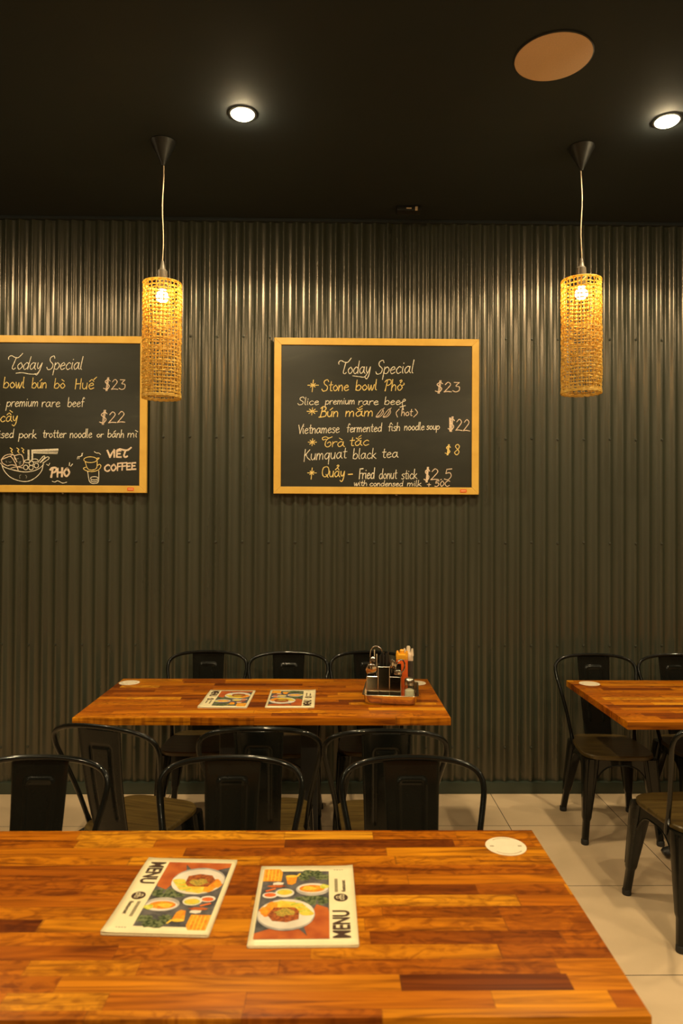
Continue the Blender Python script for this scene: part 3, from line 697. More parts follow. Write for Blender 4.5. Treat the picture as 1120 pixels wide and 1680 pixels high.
for q in ([(40, 260), (100, 195), (210, 185), (265, 290)], [(40, 260), (120, 225), (180, 215), (250, 320), (285, 410)], [(40, 262), (60, 310), (120, 345)], [(230, 200), (330, 185), (365, 290), (340, 345), (280, 360)],
          [(130, 350), (190, 335), (250, 345)], [(180, 385), (260, 365), (350, 380)], [(165, 215), (215, 185), (240, 255)]): CK.stroke(bm, d5(q), 0.0054)
put(bm, 'chalk_drawing', M['chalk_p'], lsf)
bm = BM()
for x_ in (185, 280, 350): CK.stroke(bm, d5([(x_-18, 85), (x_+14, 112), (x_-4, 130), (x_+16, 160)]), 0.0056)
CK.stroke(bm, d6(ell(300, 258, 95, 42))); CK.stroke(bm, d6([(385, 240), (428, 232), (395, 265)]))
CK.stroke(bm, d6([(225, 290), (260, 385), (320, 410), (390, 380), (400, 280)])); CK.stroke(bm, d6([(245, 365), (200, 385), (240, 418), (330, 432), (420, 405), (455, 350), (430, 325), (410, 340)]))
put(bm, 'chalk_drawing', M['chalk_y'], lsf)
bm = BM()
CK.stroke(bm, d6([(262, 430), (285, 560), (320, 600), (370, 605), (420, 575), (424, 420)])); CK.stroke(bm, d6(ell(360, 530, 55, 24))); CK.stroke(bm, d6(ell(360, 560, 50, 22, 10, 0, PI)))
CK.stroke(bm, d6([(110, 250), (120, 215), (160, 210), (190, 160)]), 0.004); CK.stroke(bm, d6([(135, 245), (140, 215), (180, 200), (175, 165)]), 0.004); CK.stroke(bm, d6([(355, 140), (390, 160), (420, 160), (448, 182)]), 0.004)
put(bm, 'chalk_drawing', M['chalk_w'], lsf)
bm = BM()
def blk(word, quad, wd):
    CK.word(bm, word, *quad, wd, 0.0)
a5 = lambda x, y: (x/2.0, 185*4.48 + y/2.0); a6 = lambda x, y: (115*4.48+x/2.0, 185*4.48+y/2.0)
(xa, ya), (xb, yb) = a5(755, 515), a5(1030, 500); blk('PHO', (xa, xb, ya, yb, 36), 0.0125)
(xa, ya), (xb, yb) = a6(545, 222), a6(845, 218); blk('VIET', (xa, xb, ya, yb, 29), 0.0115)
(xa, ya), (xb, yb) = a6(505, 430), a6(960, 395); blk('COFFEE', (xa, xb, ya, yb, 29), 0.0100)
put(bm, 'chalk_lettering', M['chalk_p'], lsf)
bm = BM(); CK.stroke(bm, d5([(325, 480), (305, 500), (312, 535)]), 0.003); CK.stroke(bm, d5([(390, 485), (410, 505), (402, 530)]), 0.003)
for q in ([(105, 280), (120, 300), (110, 275)], [(150, 290), (170, 300), (185, 285)], [(255, 250), (290, 240)], [(290, 300), (325, 285), (300, 325), (330, 320)]): CK.stroke(bm, d5(q), 0.0034)
put(bm, 'chalk_drawing', M['chalk_g'], lsf)

# ------------------------------------------------------------------ tables
def table(x0, x1, y0, y1, label, seed, name='dining_table'):
    cx, cy = (x0+x1)/2, (y0+y1)/2; hx, hy = (x1-x0)/2, (y1-y0)/2
    t = empty(name, (cx, cy, 0)); tag(t, label, 'table', 'butcher block dining tables')
    bm = BM(); box(bm, -hx, hx, -hy, hy, 0.718, 0.750, 0.003); mesh('tabletop', bm, butcher_block('butcher_block_wood_%d' % seed, seed), t)
    for s in (-1, 1):
        px = s*0.19
        bm = BM(); loft(bm, [[(px+a_, b_, z) for a_, b_ in rrect(0.041, 0.041, 0.006, 3)] for z in (0.03, 0.712)]); mesh('pedestal_column', bm, M['iron'], t)
        bm = BM(); box(bm, px-0.10 if s < 0 else px-0.06, px+0.06 if s < 0 else px+0.10, -0.22, 0.22, 0.705, 0.718, 0.002); mesh('mounting_plate', bm, M['iron'], t)
        bm = BM(); lathe(bm, [(0.075, 0.02), (0.075, 0.05), (0.055, 0.075), (0.05, 0.085)], 24, c=(px, 0)); mesh('base_hub', bm, M['iron'], t)
        for dx, dy in ((s*0.28, 0), (0, 0.28), (0, -0.28)):
            bm = BM()
            pts = [(px+dx*q, dy*q, zz) for q, zz in ((0.1, 0.058), (0.4, 0.054), (0.75, 0.042), (0.97, 0.030), (1.0, 0.026))]
            tube(bm, pts, [0.036, 0.034, 0.030, 0.026, 0.018], 14, flat=0.72); mesh('foot_arm', bm, M['iron'], t)
    return t
table(-1.085, 0.513, 3.000, 3.735, 'butcher block dining table against the wall row carrying the condiment tray', 3)
table(-1.050, 0.549, 1.200, 1.920, 'nearest butcher block dining table, cut off by the bottom of the photo', 11)
table(1.240, 2.840, 2.940, 3.710, 'butcher block dining table cut off by the right edge', 23)


# ------------------------------------------------------------------ chairs (front = +y)
def make_chair():
    t = empty('dining_chair', (0, 0, 0))
    # seat
    def outline(sc):
        o = []
        n = 44
        for k in range(n):
            a_ = 2*PI*k/n; c_, s_ = math.cos(a_), math.sin(a_)
            ex = 2/4.2
            x = math.copysign(abs(c_)**ex, c_); y = math.copysign(abs(s_)**ex, s_)
            hw = 0.172 + 0.014*y
            o.append((x*hw*sc if sc > 0.97 else x*(hw-0.185*(1-sc)), y*0.19*sc if sc > 0.97 else y*(0.19-0.185*(1-sc))))
        return o
    bm = BM()
    loft(bm, [[(x, y, z) for x, y in outline(sc)] for sc, z in ((0.975, 0.408), (0.995, 0.411), (1.0, 0.418), (0.995, 0.426), (0.975, 0.430), (0.6, 0.4285))])
    mesh('seat', bm, M['seat'], t)
    # legs
    FT = {(-1, 1): (-0.184, 0.192), (1, 1): (0.184, 0.192), (-1, -1): (-0.180, -0.215), (1, -1): (0.180, -0.215)}
    TP = {(-1, 1): (-0.142, 0.142), (1, 1): (0.142, 0.142), (-1, -1): (-0.130, -0.140), (1, -1): (0.130, -0.140)}
    for k in FT:
        fx, fy = FT[k]; tx, ty = TP[k]
        def at(z):
            q = 1-z/0.41
            return tx+(fx-tx)*q, ty+(fy-ty)*q
        bm = BM(); rings = []
        for z, hx_, hy_ in ((0.409, 0.040, 0.036), (0.36, 0.038, 0.034), (0.30, 0.034, 0.030), (0.22, 0.028, 0.026), (0.15, 0.0225, 0.0215), (0.128, 0.0215, 0.0205), (0.120, 0.0195, 0.0185), (0.112, 0.0165, 0.0160), (0.022, 0.0155, 0.0150)):
            cx, cy = at(z)
            rings.append([(a_, b_, z) for a_, b_ in rrect(hx_, hy_, min(hx_, hy_)*0.55, 4, cx, cy)])
        loft(bm, rings[::-1])
        # pressed ridge down the outer corner
        pr = []
        for z in (0.40, 0.33, 0.26, 0.18, 0.135):
            cx, cy = at(z); hx_ = 0.040 - (0.43-z)*0.058; pr.append((cx+k[0]*hx_*0.80, cy+k[1]*hx_*0.74, z))
        tube(bm, pr, [0.006, 0.006, 0.005, 0.004, 0.003], 8)
        lg = mesh('leg', bm, M['black'], t)
        cx, cy = at(0.012)
        bm = BM(); lathe(bm, [(0.0175, 0.0), (0.019, 0.004), (0.0185, 0.022), (0.016, 0.026)], 16, c=(cx, cy)); mesh('rubber_foot', bm, M['rubber'], lg)
    # apron with arched lower edge on the four sides
    bm = BM()
    sides = [((-1, 1), (1, 1), (0, 0.028)), ((-1, -1), (1, -1), (0, -0.028)), ((-1, -1), (-1, 1), (-0.028, 0)), ((1, -1), (1, 1), (0.028, 0))]
    for A, B_, off in sides:
        n = 20; top = []; low = []
        for i in range(n+1):
            q = i/n
            x = TP[A][0]+(TP[B_][0]-TP[A][0])*q; y = TP[A][1]+(TP[B_][1]-TP[A][1])*q
            zl = 0.380-0.115*abs(2*q-1)**3.2
            low.append(Vector((x+off[0]*1.0, y+off[1]*1.0, zl))); top.append(Vector((x+off[0]*0.95, y+off[1]*0.95, 0.409)))
        nn = Vector((off[0], off[1], 0)).normalized()*0.002
        rings = [[low[i]-nn, top[i]-nn, top[i]+nn, low[i]+nn] for i in range(n+1)]
        loft(bm, rings)
        tube(bm, low, 0.0045, 8)
    mesh('seat_frame', bm, M['black'], t)
    bm = BM()
    for s in (-1, 1):
        tube(bm, [(s*0.140, 0.135, 0.350), (s*0.06, 0.05, 0.359), (0, 0, 0.361), (-s*0.06, -0.06, 0.359), (-s*0.130, -0.145, 0.347)], 0.0075, 8, flat=0.6)
    mesh('cross_brace', bm, M['black'], t)
    # hoop
    half = [(0.160, -0.085, 0.395), (0.166, -0.105, 0.45), (0.179, -0.140, 0.55), (0.1985, -0.180, 0.655), (0.2145, -0.212, 0.730), (0.2185, -0.226, 0.767), (0.2115, -0.238, 0.797), (0.187, -0.248, 0.820), (0.138, -0.256, 0.836), (0.07, -0.261, 0.844)]
    P = half + [(0, -0.262, 0.846)] + [(-x, y, z) for x, y, z in half[::-1]]
    bm = BM(); tube(bm, catmull(P, 5), 0.0092, 12)
    for s in (-1, 1):   # flattened welded ends
        tube(bm, [(s*0.158, -0.080, 0.375), (s*0.161, -0.088, 0.405), (s*0.166, -0.105, 0.45)], [0.010, 0.012, 0.0095], 10)
    mesh('back_frame', bm, M['black'], t)
    # splat with pressed inverted U
    bm = BM(); nu, nvv = 44, 70; grid = []
    for j in range(nvv+1):
        q = j/nvv; row_ = []
        z = 0.840 - q*(0.840-0.414); y = -0.262 + 0.088*q - 0.012*math.sin(PI*q)
        hw = 0.0885*(1-q) + 0.071*q
        for i in range(nu+1):
            uu = -1+2*i/nu; x = uu*hw
            # distance to the inverted U line
            dz = 0.840 - z
            lw = 0.042 - 0.006*q
            if dz > 0.062+0.012:
                d = abs(abs(x)-lw)
            else:
                dxc = max(abs(x)-(lw-0.012), 0); dzc = 0.074-dz
                d = abs(math.hypot(dxc, dzc)-0.012) if (abs(x) > lw-0.012) else abs(dz-0.062)
            if dz > 0.34: d += (dz-0.34)
            hgt = 0.0055*max(0, 1-(d/0.0075)**2)
            edge = 0.004*max(0, (abs(uu)-0.9)/0.1)
            row_.append(bm.verts.new((x, y + hgt - edge + 0.006*(1-uu*uu)*-1, z)))
        grid.append(row_)
    for j in range(nvv):
        for i in range(nu): bm.faces.new((grid[j][i], grid[j][i+1], grid[j+1][i+1], grid[j+1][i]))
    sp = mesh('backrest', bm, M['blacksheet'], t, angle=60)
    so = sp.modifiers.new('thickness', 'SOLIDIFY'); so.thickness = 0.0022; so.offset = 0
    return t
CH0 = make_chair(); first = [True]
def chair(x, y, deg, label, group):
    o = CH0 if first[0] else dup(CH0); first[0] = False
    o.location = (x, y, 0); o.rotation_euler = (0, 0, math.radians(deg))
    tag(o, label, 'chair', group); return o
G1 = 'chairs between the tray table and the wall'; G2 = 'chairs on the near side of the tray table'; G3 = 'chairs along the far side of the nearest table'; G4 = 'chairs at the right table'
chair(-0.683, 3.722, 180, 'black metal chair by the wall, behind the left menu on the tray table', G1)
chair(-0.232, 3.695, 180, 'black metal chair by the wall, middle of the three behind the tray table', G1)
chair(0.219, 3.718, 180, 'black metal chair by the wall, behind the condiment tray and bottles', G1)
chair(-0.740, 2.790, -18, 'black metal chair turned askew at the left front corner of the tray table', G2)
chair(-0.252, 2.778, 0, 'black metal chair tucked squarely at the middle of the tray table near side', G2)
chair(0.199, 2.755, 0, 'black metal chair tucked at the right end of the tray table near side', G2)
chair(-0.900, 1.958, 180, 'black metal chair at the nearest table, cut off by the left edge', G3)
chair(-0.303, 1.955, 180, 'black metal chair at the nearest table, directly beyond its two menus', G3)
chair(0.256, 1.955, 180, 'black metal chair at the nearest table, close to its white round sticker', G3)
chair(1.448, 3.655, 177, 'black metal chair with its whole seat showing, at the corner of the right table', G4)
chair(1.922, 3.655, 182, 'black metal chair by the wall behind the right table, cut by the right edge', G4)
chair(1.462, 2.832, 4, 'black metal chair nearest at the right edge, its back towards the camera', G4)

# ------------------------------------------------------------------ round stickers
def sticker(x, y, ang, label):
    t = empty('round_sticker', (x, y, 0.750), ang); tag(t, label, 'sticker', 'round white stickers on the tables')
    bm = BM(); lathe(bm, [(0.0515, 0.0001), (0.052, 0.0008), (0.0515, 0.0012)], 48); mesh('disc', bm, M['sticker'], t)
    bm = BM()
    rnd = random.Random(4)
    for a0, a1, r in ((PI*1.25, PI*1.78, 0.043), (PI*0.35, PI*0.7, 0.043)):
        a_ = a0
        while a_ < a1:
            da = rnd.uniform(0.03, 0.06)
            vs_ = [bm.verts.new((rr_*math.cos(q), rr_*math.sin(q), 0.00135)) for rr_, q in ((r-0.0018, a_), (r+0.0018, a_), (r+0.0018, a_+da), (r-0.0018, a_+da))]
            bm.faces.new(vs_); a_ += da+0.03
    for sx in (-1, 1):
        box(bm, sx*0.036-0.005, sx*0.036+0.005, -0.003, 0.0025, 0.0012, 0.00135)
    mesh('print', bm, M['ink_grey'], t, smooth=False)
sticker(0.454, 1.823, 0.0, 'white round sticker on the far right corner of the nearest table')
sticker(-1.026, 3.638, 0.0, 'white round sticker on the far left corner of the tray table')
sticker(1.335, 3.632, 0.0, 'white round sticker on the far left corner of the right table')
sticker(0.440, 3.640, 0.0, 'white round sticker half hidden behind the condiment tray')

# ------------------------------------------------------------------ menus
MW, MH = 0.220, 0.318
def make_menu():
    t = empty('menu', (0, 0, 0))
    bm = BM()
    lv = ((0.0, 1.0), (0.0005, 1.004), (0.0028, 1.003), (0.0033, 0.999))
    loft(bm, [[(x*sc, y*sc, z) for x, y in rrect(MW/2, MH/2, 0.006, 4)] for z, sc in lv]); mesh('pages', bm, M['pages'], t)
    bm = BM(); n = 14; gr = []
    for j in range(n+1):
        for_row = []
        for i in range(n+1):
            x = (-0.5+i/n)*MW*0.995; y = (-0.5+j/n)*MH*0.995
            z = 0.0040 + 0.0025*max(0, (i/n-0.86)/0.14)**2*(0.5+0.5*math.sin(j*0.5)) + 0.0012*(j/n)**6
            for_row.append(bm.verts.new((x, y, z)))
        gr.append(for_row)
    for j in range(n):
        for i in range(n): bm.faces.new((gr[j][i], gr[j][i+1], gr[j+1][i+1], gr[j+1][i]))
    cv = mesh('cover', bm, M['paper'], t)
    so = cv.modifiers.new('thickness', 'SOLIDIFY'); so.thickness = 0.0006; so.offset = -1
    # printed picture; u from the left, v from the top of the picture
    px0, px1, py0, py1 = -MW/2+0.010, MW/2-0.058, -MH/2+0.022, MH/2-0.016
    mats = ['p_dark', 'p_mat', 'p_leaf', 'p_plate', 'p_meat', 'p_orange', 'p_yellow', 'p_green', 'p_red', 'p_bowl', 'p_garnish']
    bm = BM(); lay = [0]
    def poly(pts, mt):
        lay[0] += 1
        f = bm.faces.new([bm.verts.new((px0+(px1-px0)*u, py1-(py1-py0)*v, 0.0053+lay[0]*0.00003)) for u, v in pts]); f.material_index = mats.index(mt); f.normal_update()
        if f.normal.z < 0: f.normal_flip()
    def el(cu_, cv_, ru, rv, mt, n=26): poly([(min(1, max(0, cu_+ru*math.cos(2*PI*k/n))), min(1, max(0, cv_+rv*math.sin(2*PI*k/n)))) for k in range(n)], mt)
    rnd = random.Random(2)
    def blob(cu_, cv_, ru, rv, mt, n=18, j=0.25): poly([(min(1, max(0, cu_+ru*(1+rnd.uniform(-j, j))*math.cos(2*PI*k/n))), min(1, max(0, cv_+rv*(1+rnd.uniform(-j, j))*math.sin(2*PI*k/n)))) for k in range(n)], mt)
    poly([(0, 0), (1, 0), (1, 1), (0, 1)], 'p_dark')
    poly([(0.0, 1), (0.0, 0.93), (0.45, 0.80), (0.62, 0.90), (0.75, 1)], 'p_mat')
    poly([(0.66, 0.86), (0.82, 0.55), (0.98, 0.60), (1, 0.66), (1, 1), (0.72, 1)], 'p_mat')
    for cu_, cv_, ru, rv in ((0.72, 0.07, 0.16, 0.06), (0.9, 0.13, 0.12, 0.05), (0.62, 0.15, 0.1, 0.04), (0.80, 0.46, 0.14, 0.04), (0.92, 0.50, 0.09, 0.06), (0.62, 0.47, 0.12, 0.035), (0.74, 0.53, 0.09, 0.035)): blob(cu_, cv_, ru, rv, 'p_leaf')
    poly([(0, 0), (0.24, 0), (0.29, 0.06), (0.28, 0.20), (0, 0.20)], 'p_orange')
    for k in range(5): poly([(0.01+0.055*k, 0.0), (0.022+0.055*k, 0.0), (0.022+0.055*k, 0.19), (0.01+0.055*k, 0.19)], 'p_yellow')
    poly([(0.34, 0.12), (0.52, 0.12), (0.50, 0.23), (0.45, 0.26), (0.38, 0.25)], 'p_orange'); el(0.43, 0.12, 0.09, 0.02, 'p_yellow'); poly([(0.50, 0.12), (0.55, 0.07), (0.57, 0.08), (0.53, 0.13)], 'p_yellow')
    blob(0.24, 0.24, 0.08, 0.025, 'p_plate'); blob(0.22, 0.28, 0.12, 0.02, 'p_mat')
    el(0.76, 0.33, 0.25, 0.10, 'p_bowl'); el(0.76, 0.315, 0.23, 0.075, 'p_plate'); el(0.75, 0.32, 0.19, 0.055, 'p_orange'); blob(0.70, 0.315, 0.10, 0.03, 'p_yellow'); blob(0.93, 0.29, 0.07, 0.035, 'p_green')
    el(0.35, 0.385, 0.14, 0.065, 'p_plate'); el(0.35, 0.375, 0.115, 0.042, 'p_green'); el(0.35, 0.38, 0.09, 0.03, 'p_yellow')
    el(0.14, 0.42, 0.11, 0.045, 'p_plate'); el(0.14, 0.415, 0.085, 0.03, 'p_red')
    poly([(0.06, 0.35), (0.2, 0.31), (0.22, 0.325), (0.08, 0.37)], 'p_red')
    el(0.40, 0.70, 0.40, 0.205, 'p_bowl', 40); el(0.40, 0.68, 0.395, 0.20, 'p_plate', 40)
    blob(0.34, 0.56, 0.20, 0.06, 'p_yellow'); blob(0.12, 0.64, 0.09, 0.07, 'p_orange'); blob(0.20, 0.57, 0.08, 0.05, 'p_orange')
    for k in range(6): el(0.54+0.030*k, 0.56+0.025*k, 0.10, 0.028, 'p_green' if k % 2 == 0 else 'p_yellow')
    poly([(0.14, 0.70), (0.22, 0.60), (0.52, 0.60), (0.58, 0.65), (0.58, 0.76), (0.42, 0.80), (0.22, 0.78)], 'p_meat')
    blob(0.38, 0.665, 0.14, 0.05, 'p_garnish')
    mesh('cover_picture', bm, [M[k] for k in mats], t, smooth=False, fix=False)
    # band lettering, read from the long side: run up the right edge
    def band(body, size, sx, x, y, mt, name):
        me = text_mesh(body, size, sx, size*0.022); me.materials.append(mt)
        me.transform(Matrix.Translation((x, y, 0.0058)) @ Matrix.Rotation(PI/2, 4, 'Z'))
        link(bpy.data.objects.new(name, me), t)
    bxr = MW/2-0.016
    band('MENU', 0.050, 0.74, bxr, -MH/2+0.022, M['ink'], 'title_lettering')
    band('Restaurant', 0.0125, 0.9, bxr-0.005, 0.040, M['ink'], 'small_lettering')
    bm = BM()
    x_ = 0.040
    for k in range(9):
        d = 0.003+0.002*((k*7) % 3)
        box(bm, bxr-0.029, bxr-0.022, x_, x_+d, 0.0050, 0.0056); x_ += d+0.0015
    for k in range(5): box(bm, bxr-0.030+0.006*k, bxr-0.026+0.006*k, MH/2-0.022, MH/2-0.019, 0.0050, 0.0056)
    mesh('small_print', bm, M['ink_grey'], t, smooth=False)
    bm = BM(); lathe(bm, [(0.0155, 0.0050), (0.0155, 0.0056)], 28, c=(bxr-0.016, 0.016))
    lo = mesh('round_emblem', bm, M['ink'], t, smooth=False)
    bm = BM()
    for (a_, b_) in ((0, 0.006), (-0.006, -0.003), (0.006, -0.003)):
        cx, cy = bxr-0.016-b_, 0.016+a_
        for dx, dy, wx, wy in ((0, 0.0036, 0.0042, 0.0007), (0, -0.0036, 0.0042, 0.0007), (0.0036, 0, 0.0007, 0.0042), (-0.0036, 0, 0.0007, 0.0042)):
            box(bm, cx+dx-wx, cx+dx+wx, cy+dy-wy, cy+dy+wy, 0.0056, 0.0059)
    mesh('emblem_mark', bm, M['paper'], lo, smooth=False)
    return t
MN0 = make_menu(); fm = [True]
def menu(x, y, deg, label, group):
    o = MN0 if fm[0] else dup(MN0); fm[0] = False
    o.location = (x, y, 0.7502); o.rotation_euler = (0, 0, math.radians(deg)); tag(o, label, 'menu', group)
menu(-0.343, 1.593, 177.0, 'food menu on the nearest table whose title band lies on its left side', 'menus on the nearest table')
menu(-0.052, 1.553, 0.5, 'food menu on the nearest table whose title band lies on its right side', 'menus on the nearest table')
menu(-0.476, 3.308, 179.0, 'small-looking food menu on the tray table, farther from the condiment tray', 'menus on the tray table')
menu(-0.180, 3.312, 0.0, 'small-looking food menu on the tray table, closer to the condiment tray', 'menus on the tray table')

# ------------------------------------------------------------------ condiment tray and what stands in it
TZ = 0.750; TA = math.radians(-6.5)
TC = Vector((0.288, 3.345, TZ))
def onT(x, y, z=0.0):
    c_, s_ = math.cos(TA), math.sin(TA)
    return (TC.x+x*c_-y*s_, TC.y+x*s_+y*c_, TZ+z)
bm = BM()
prof = [(0.88, 0.0005), (0.92, 0.003), (0.95, 0.012), (0.99, 0.042), (1.035, 0.0445), (1.04, 0.043)]
hx_, hy_ = 0.124, 0.146
rings = [[(x, y, z) for x, y in rrect(hx_*sc, hy_-hx_*(1-sc), 0.030, 6)] for sc, z in prof]
inner = [[(x, y, z) for x, y in rrect(hx_*sc, hy_-hx_*(1-sc), 0.028, 6)] for sc, z in ((1.03, 0.0455), (0.985, 0.0435), (0.94, 0.013), (0.90, 0.0045), (0.86, 0.003))]
loft(bm, rings+inner)
tr = mesh('condiment_tray', bm, M['tray'], None); tr.location = TC; tr.rotation_euler = (0, 0, TA)
tag(tr, 'rectangular stainless steel tray holding cutlery, sauces and salt', 'tray')
# cutlery caddy
CY = -0.062; CXX = -0.031
t = empty('cutlery_caddy', onT(CXX, CY, 0.0032), TA); tag(t, 'stainless steel cutlery caddy with three compartments standing in the tray', 'cutlery caddy')
bm = BM()
W_, D_, H_ = 0.078, 0.042, 0.116
th = 0.0012
for x_ in (-W_, -W_/3, W_/3, W_): box(bm, x_-th, x_+th, -D_, D_, 0, H_ if abs(x_) == W_ else H_+0.045)
box(bm, -W_, W_, D_-th, D_+th, 0, H_+0.045); box(bm, -W_, W_, -D_, D_, 0, 0.002)
box(bm, -W_, -W_/3, -D_-th, -D_+th, 0, H_); box(bm, W_/3, W_, -D_-th, -D_+th, 0, H_); box(bm, -W_/3, W_/3, -D_-th, -D_+th, 0, H_+0.045)
mesh('compartments', bm, M['steel_dark'], t, smooth=False)
bm = BM()
for z_, xa, xb in ((H_, -W_, -W_/3), (H_, W_/3, W_), (0.010, -W_, W_), (H_+0.045, -W_/3, W_/3)): tube(bm, [(xa, -D_-0.001, z_), (xb, -D_-0.001, z_)], 0.0018, 6)
for x_, h_ in ((-W_, H_), (W_, H_), (-W_/3, H_+0.045), (W_/3, H_+0.045)): tube(bm, [(x_, -D_-0.001, 0), (x_, -D_-0.001, h_)], 0.0018, 6)
mesh('edge_trim', bm, M['steel'], t)
bm = BM(); tube(bm, catmull([(-0.066, 0.02, 0.12), (-0.067, 0.02, 0.20), (-0.060, 0.02, 0.233), (-0.038, 0.02, 0.245), (-0.016, 0.02, 0.233), (-0.008, 0.02, 0.20), (-0.009, 0.02, 0.12)], 6), 0.0022, 8); mesh('carry_handle', bm, M['steel'], t)
def caddy_at(x, y, z):
    q = onT(CXX+x, CY+y); return Vector((q[0], q[1], TZ+0.0032+z))
def stick(name, p0, p1, build, label, cat, group):
    """an upright utensil built along +z from its foot p0 to its tip p1 (caddy coordinates), its face towards -y"""
    a_, b_ = caddy_at(*p0), caddy_at(*p1); d = (b_-a_); ln = d.length
    o = build(name, ln); o.location = a_
    zq = d.normalized(); xq = Vector((1, 0, 0)); xq = (xq-zq*xq.dot(zq)).normalized(); yq = zq.cross(xq)
    o.rotation_euler = Matrix((xq, yq, zq)).transposed().to_euler()
    return tag(o, label, cat, group)
def spoon(bw, bl):
    def f(name, ln):
        o = empty(name, (0, 0, 0))
        bm = BM(); tube(bm, [(0, 0, 0), (0, 0, ln*0.5), (0, 0.001, ln-bl*1.9)], [0.0045, 0.003, 0.0024], 8, flat=0.5); mesh('handle', bm, M['steel'], o)
        bm = BM(); n, mm = 16, 7; top = []
        for sgn in (1, ):
            rows = []
            for j in range(mm+1):
                rr_ = j/mm
                rows.append([bm.verts.new((bw*rr_*math.cos(2*PI*k/n), -0.30*bw*(1-rr_*rr_), ln-bl+bl*rr_*math.sin(2*PI*k/n))) if j else None for k in range(n)])
            c0 = bm.verts.new((0, -0.30*bw, ln-bl))
            for k in range(n): bm.faces.new((c0, rows[1][k], rows[1][(k+1) % n]))
            for j in range(1, mm):
                for k in range(n): bm.faces.new((rows[j][k], rows[j+1][k], rows[j+1][(k+1) % n], rows[j][(k+1) % n]))
        sb = mesh('bowl', bm, M['steel'], o)
        so = sb.modifiers.new('thickness', 'SOLIDIFY'); so.thickness = 0.0014
        bm = BM(); tube(bm, [(0, 0.001, ln-bl*2.0), (0, 0.001, ln-bl*1.5), (0, -0.0, ln-bl*0.9)], [0.0024, 0.0032, bw*0.30], 8, flat=0.35); mesh('neck', bm, M['steel'], o)
        return o
    return f
GS = 'spoons in the cutlery caddy'
stick('soup_spoon', (-0.055, 0.0, 0.004), (-0.056, -0.047, 0.176), spoon(0.0275, 0.030), 'large round soup spoon leaning forward in the left caddy compartment', 'spoon', GS)
stick('spoon', (-0.040, 0.010, 0.004), (-0.054, 0.012, 0.198), spoon(0.016, 0.022), 'smaller spoon standing behind the large round soup spoon', 'spoon', GS)
stick('spoon', (0.035, 0.008, 0.004), (0.035, -0.004, 0.192), spoon(0.011, 0.026), 'slim spoon beside the tall middle panel of the caddy', 'spoon', GS)
stick('spoon', (0.048, 0.012, 0.004), (0.046, 0.004, 0.184), spoon(0.010, 0.024), 'slim spoon in the right compartment, behind the stubby spoon', 'spoon', GS)
stick('spoon', (0.060, 0.0, 0.004), (0.064, -0.030, 0.148), spoon(0.020, 0.024), 'stubby spoon poking low over the right front of the caddy', 'spoon', GS)
def tongs(name, ln):
    o = empty(name, (0, 0, 0))
    bm = BM(); tube(bm, catmull([(-0.006, 0, 0), (-0.006, 0, ln*0.55), (-0.018, 0, ln*0.78), (-0.012, 0, ln*0.94), (0.004, 0, ln), (0.020, 0, ln*0.92), (0.022, 0, ln*0.76), (0.006, 0, ln*0.55), (0.005, 0, 0)], 6), 0.0046, 8, flat=0.8); mesh('loop_handle', bm, M['steel'], o)
    return o
stick('tongs', (0.040, 0.026, 0.004), (0.078, 0.022, 0.184), tongs, 'steel tongs with an oval loop end in the right compartment', 'tongs', None)
def chopstick(name, ln):
    bm = BM(); tube(bm, [(0, 0, 0), (0, 0, ln*0.6), (0, 0, ln)], [0.0022, 0.0034, 0.0040], 8); return mesh(name, bm, M['chop'], None)
for k in range(9):
    x_ = -0.020 + 0.0052*k; y_ = 0.008*((k % 3)-1)
    stick('chopstick', (x_*0.7, y_, 0.004), (x_, y_+0.006, 0.205+0.006*((k*5) % 4)), chopstick, 'one of the black chopsticks bundled upright behind the tall caddy panel', 'chopstick', 'black chopsticks in the caddy')
def palestick(name, ln):
    bm = BM(); tube(bm, [(0, 0, 0), (0, 0, ln*0.9), (0, 0, ln)], [0.0026, 0.0036, 0.0050], 8, flat=0.6); return mesh(name, bm, M['pale'], None)
stick('stirrer', (-0.046, 0.024, 0.004), (-0.047, 0.028, 0.226), palestick, 'taller pale stirrer under the wire handle of the caddy', 'stirrer', 'pale stirrers in the caddy')
stick('stirrer', (-0.036, 0.026, 0.004), (-0.036, 0.030, 0.206), palestick, 'shorter pale stirrer beside the black chopsticks', 'stirrer', 'pale stirrers in the caddy')
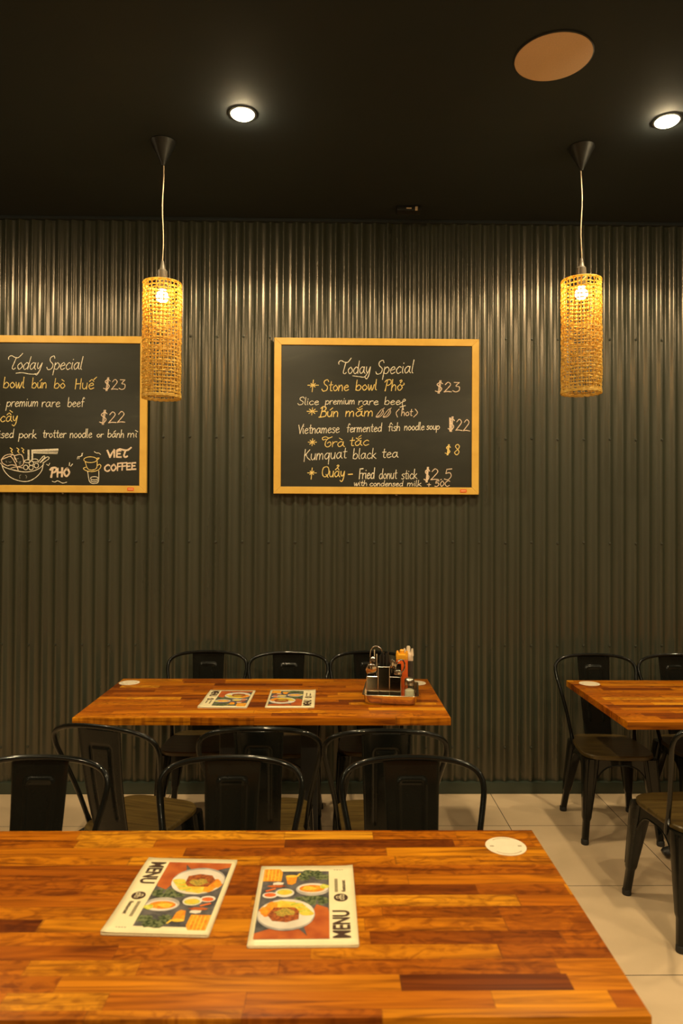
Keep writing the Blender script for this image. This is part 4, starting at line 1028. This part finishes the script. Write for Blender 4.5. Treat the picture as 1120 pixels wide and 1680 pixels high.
# sauce bottles
def bottle(x, y, hw, hb, hc, body, cap, label):
    t = empty('sauce_bottle', onT(x, y, 0.0032), TA); tag(t, label, 'sauce bottle', 'sauce bottles in the tray')
    bm = BM(); loft(bm, [[(a_, b_, z) for a_, b_ in rrect(hw*s, hw*s, 0.008, 4)] for s, z in ((0.94, 0), (1.0, 0.004), (1.0, hb*0.5), (0.99, hb-0.004), (0.94, hb))]); mesh('body', bm, body, t)
    bm = BM(); loft(bm, [[(a_, b_, z) for a_, b_ in rrect(hw*s, hw*s, 0.007, 4)] for s, z in ((0.99, hb+0.0005), (1.01, hb+0.003), (0.99, hb+hc*0.55), (0.86, hb+hc*0.62))])
    for sx in (-1, 1):
        for sy in (-1, 1): tube(bm, [(sx*hw*0.74, sy*hw*0.74, hb+hc*0.4), (sx*hw*0.82, sy*hw*0.82, hb+hc*0.86)], [0.009, 0.0045], 8)
    lathe(bm, [(hw*0.42, hb+hc*0.5), (hw*0.42, hb+hc*1.0), (hw*0.3, hb+hc*1.1), (hw*0.18, hb+hc*1.1)], 18)
    mesh('cap', bm, cap, t)
bottle(0.050, 0.046, 0.028, 0.172, 0.040, M['red_sauce'], M['cap_yellow'], 'square bottle of red chilli sauce with a yellow cap')
bottle(0.080, 0.102, 0.023, 0.155, 0.062, M['dark_sauce'], M['cap_white'], 'bottle of dark sauce with a whitish cap')
# salt shaker
t = empty('salt_shaker', onT(0.086, -0.108, 0.0032), TA); tag(t, 'glass salt shaker with steel lid at the front right of the tray', 'salt shaker')
bm = BM()
lathe(bm, [(0.021, 0.0), (0.0235, 0.003), (0.0235, 0.070), (0.021, 0.080), (0.019, 0.083), (0.019, 0.094), (0.0172, 0.094), (0.0172, 0.082), (0.0205, 0.075), (0.0215, 0.068), (0.0215, 0.005), (0.019, 0.003)], 28)
mesh('jar', bm, M['glass'], t)
bm = BM(); lathe(bm, [(0.0185, 0.0035), (0.0208, 0.006), (0.0208, 0.060), (0.010, 0.067), (0.002, 0.069)], 24); mesh('salt', bm, M['salt'], t)
bm = BM(); lathe(bm, [(0.0198, 0.084), (0.0225, 0.0845), (0.0225, 0.089), (0.0205, 0.090), (0.0225, 0.092), (0.0225, 0.106), (0.019, 0.113), (0.010, 0.118), (0.002, 0.119)], 28); mesh('lid', bm, M['steel'], t)
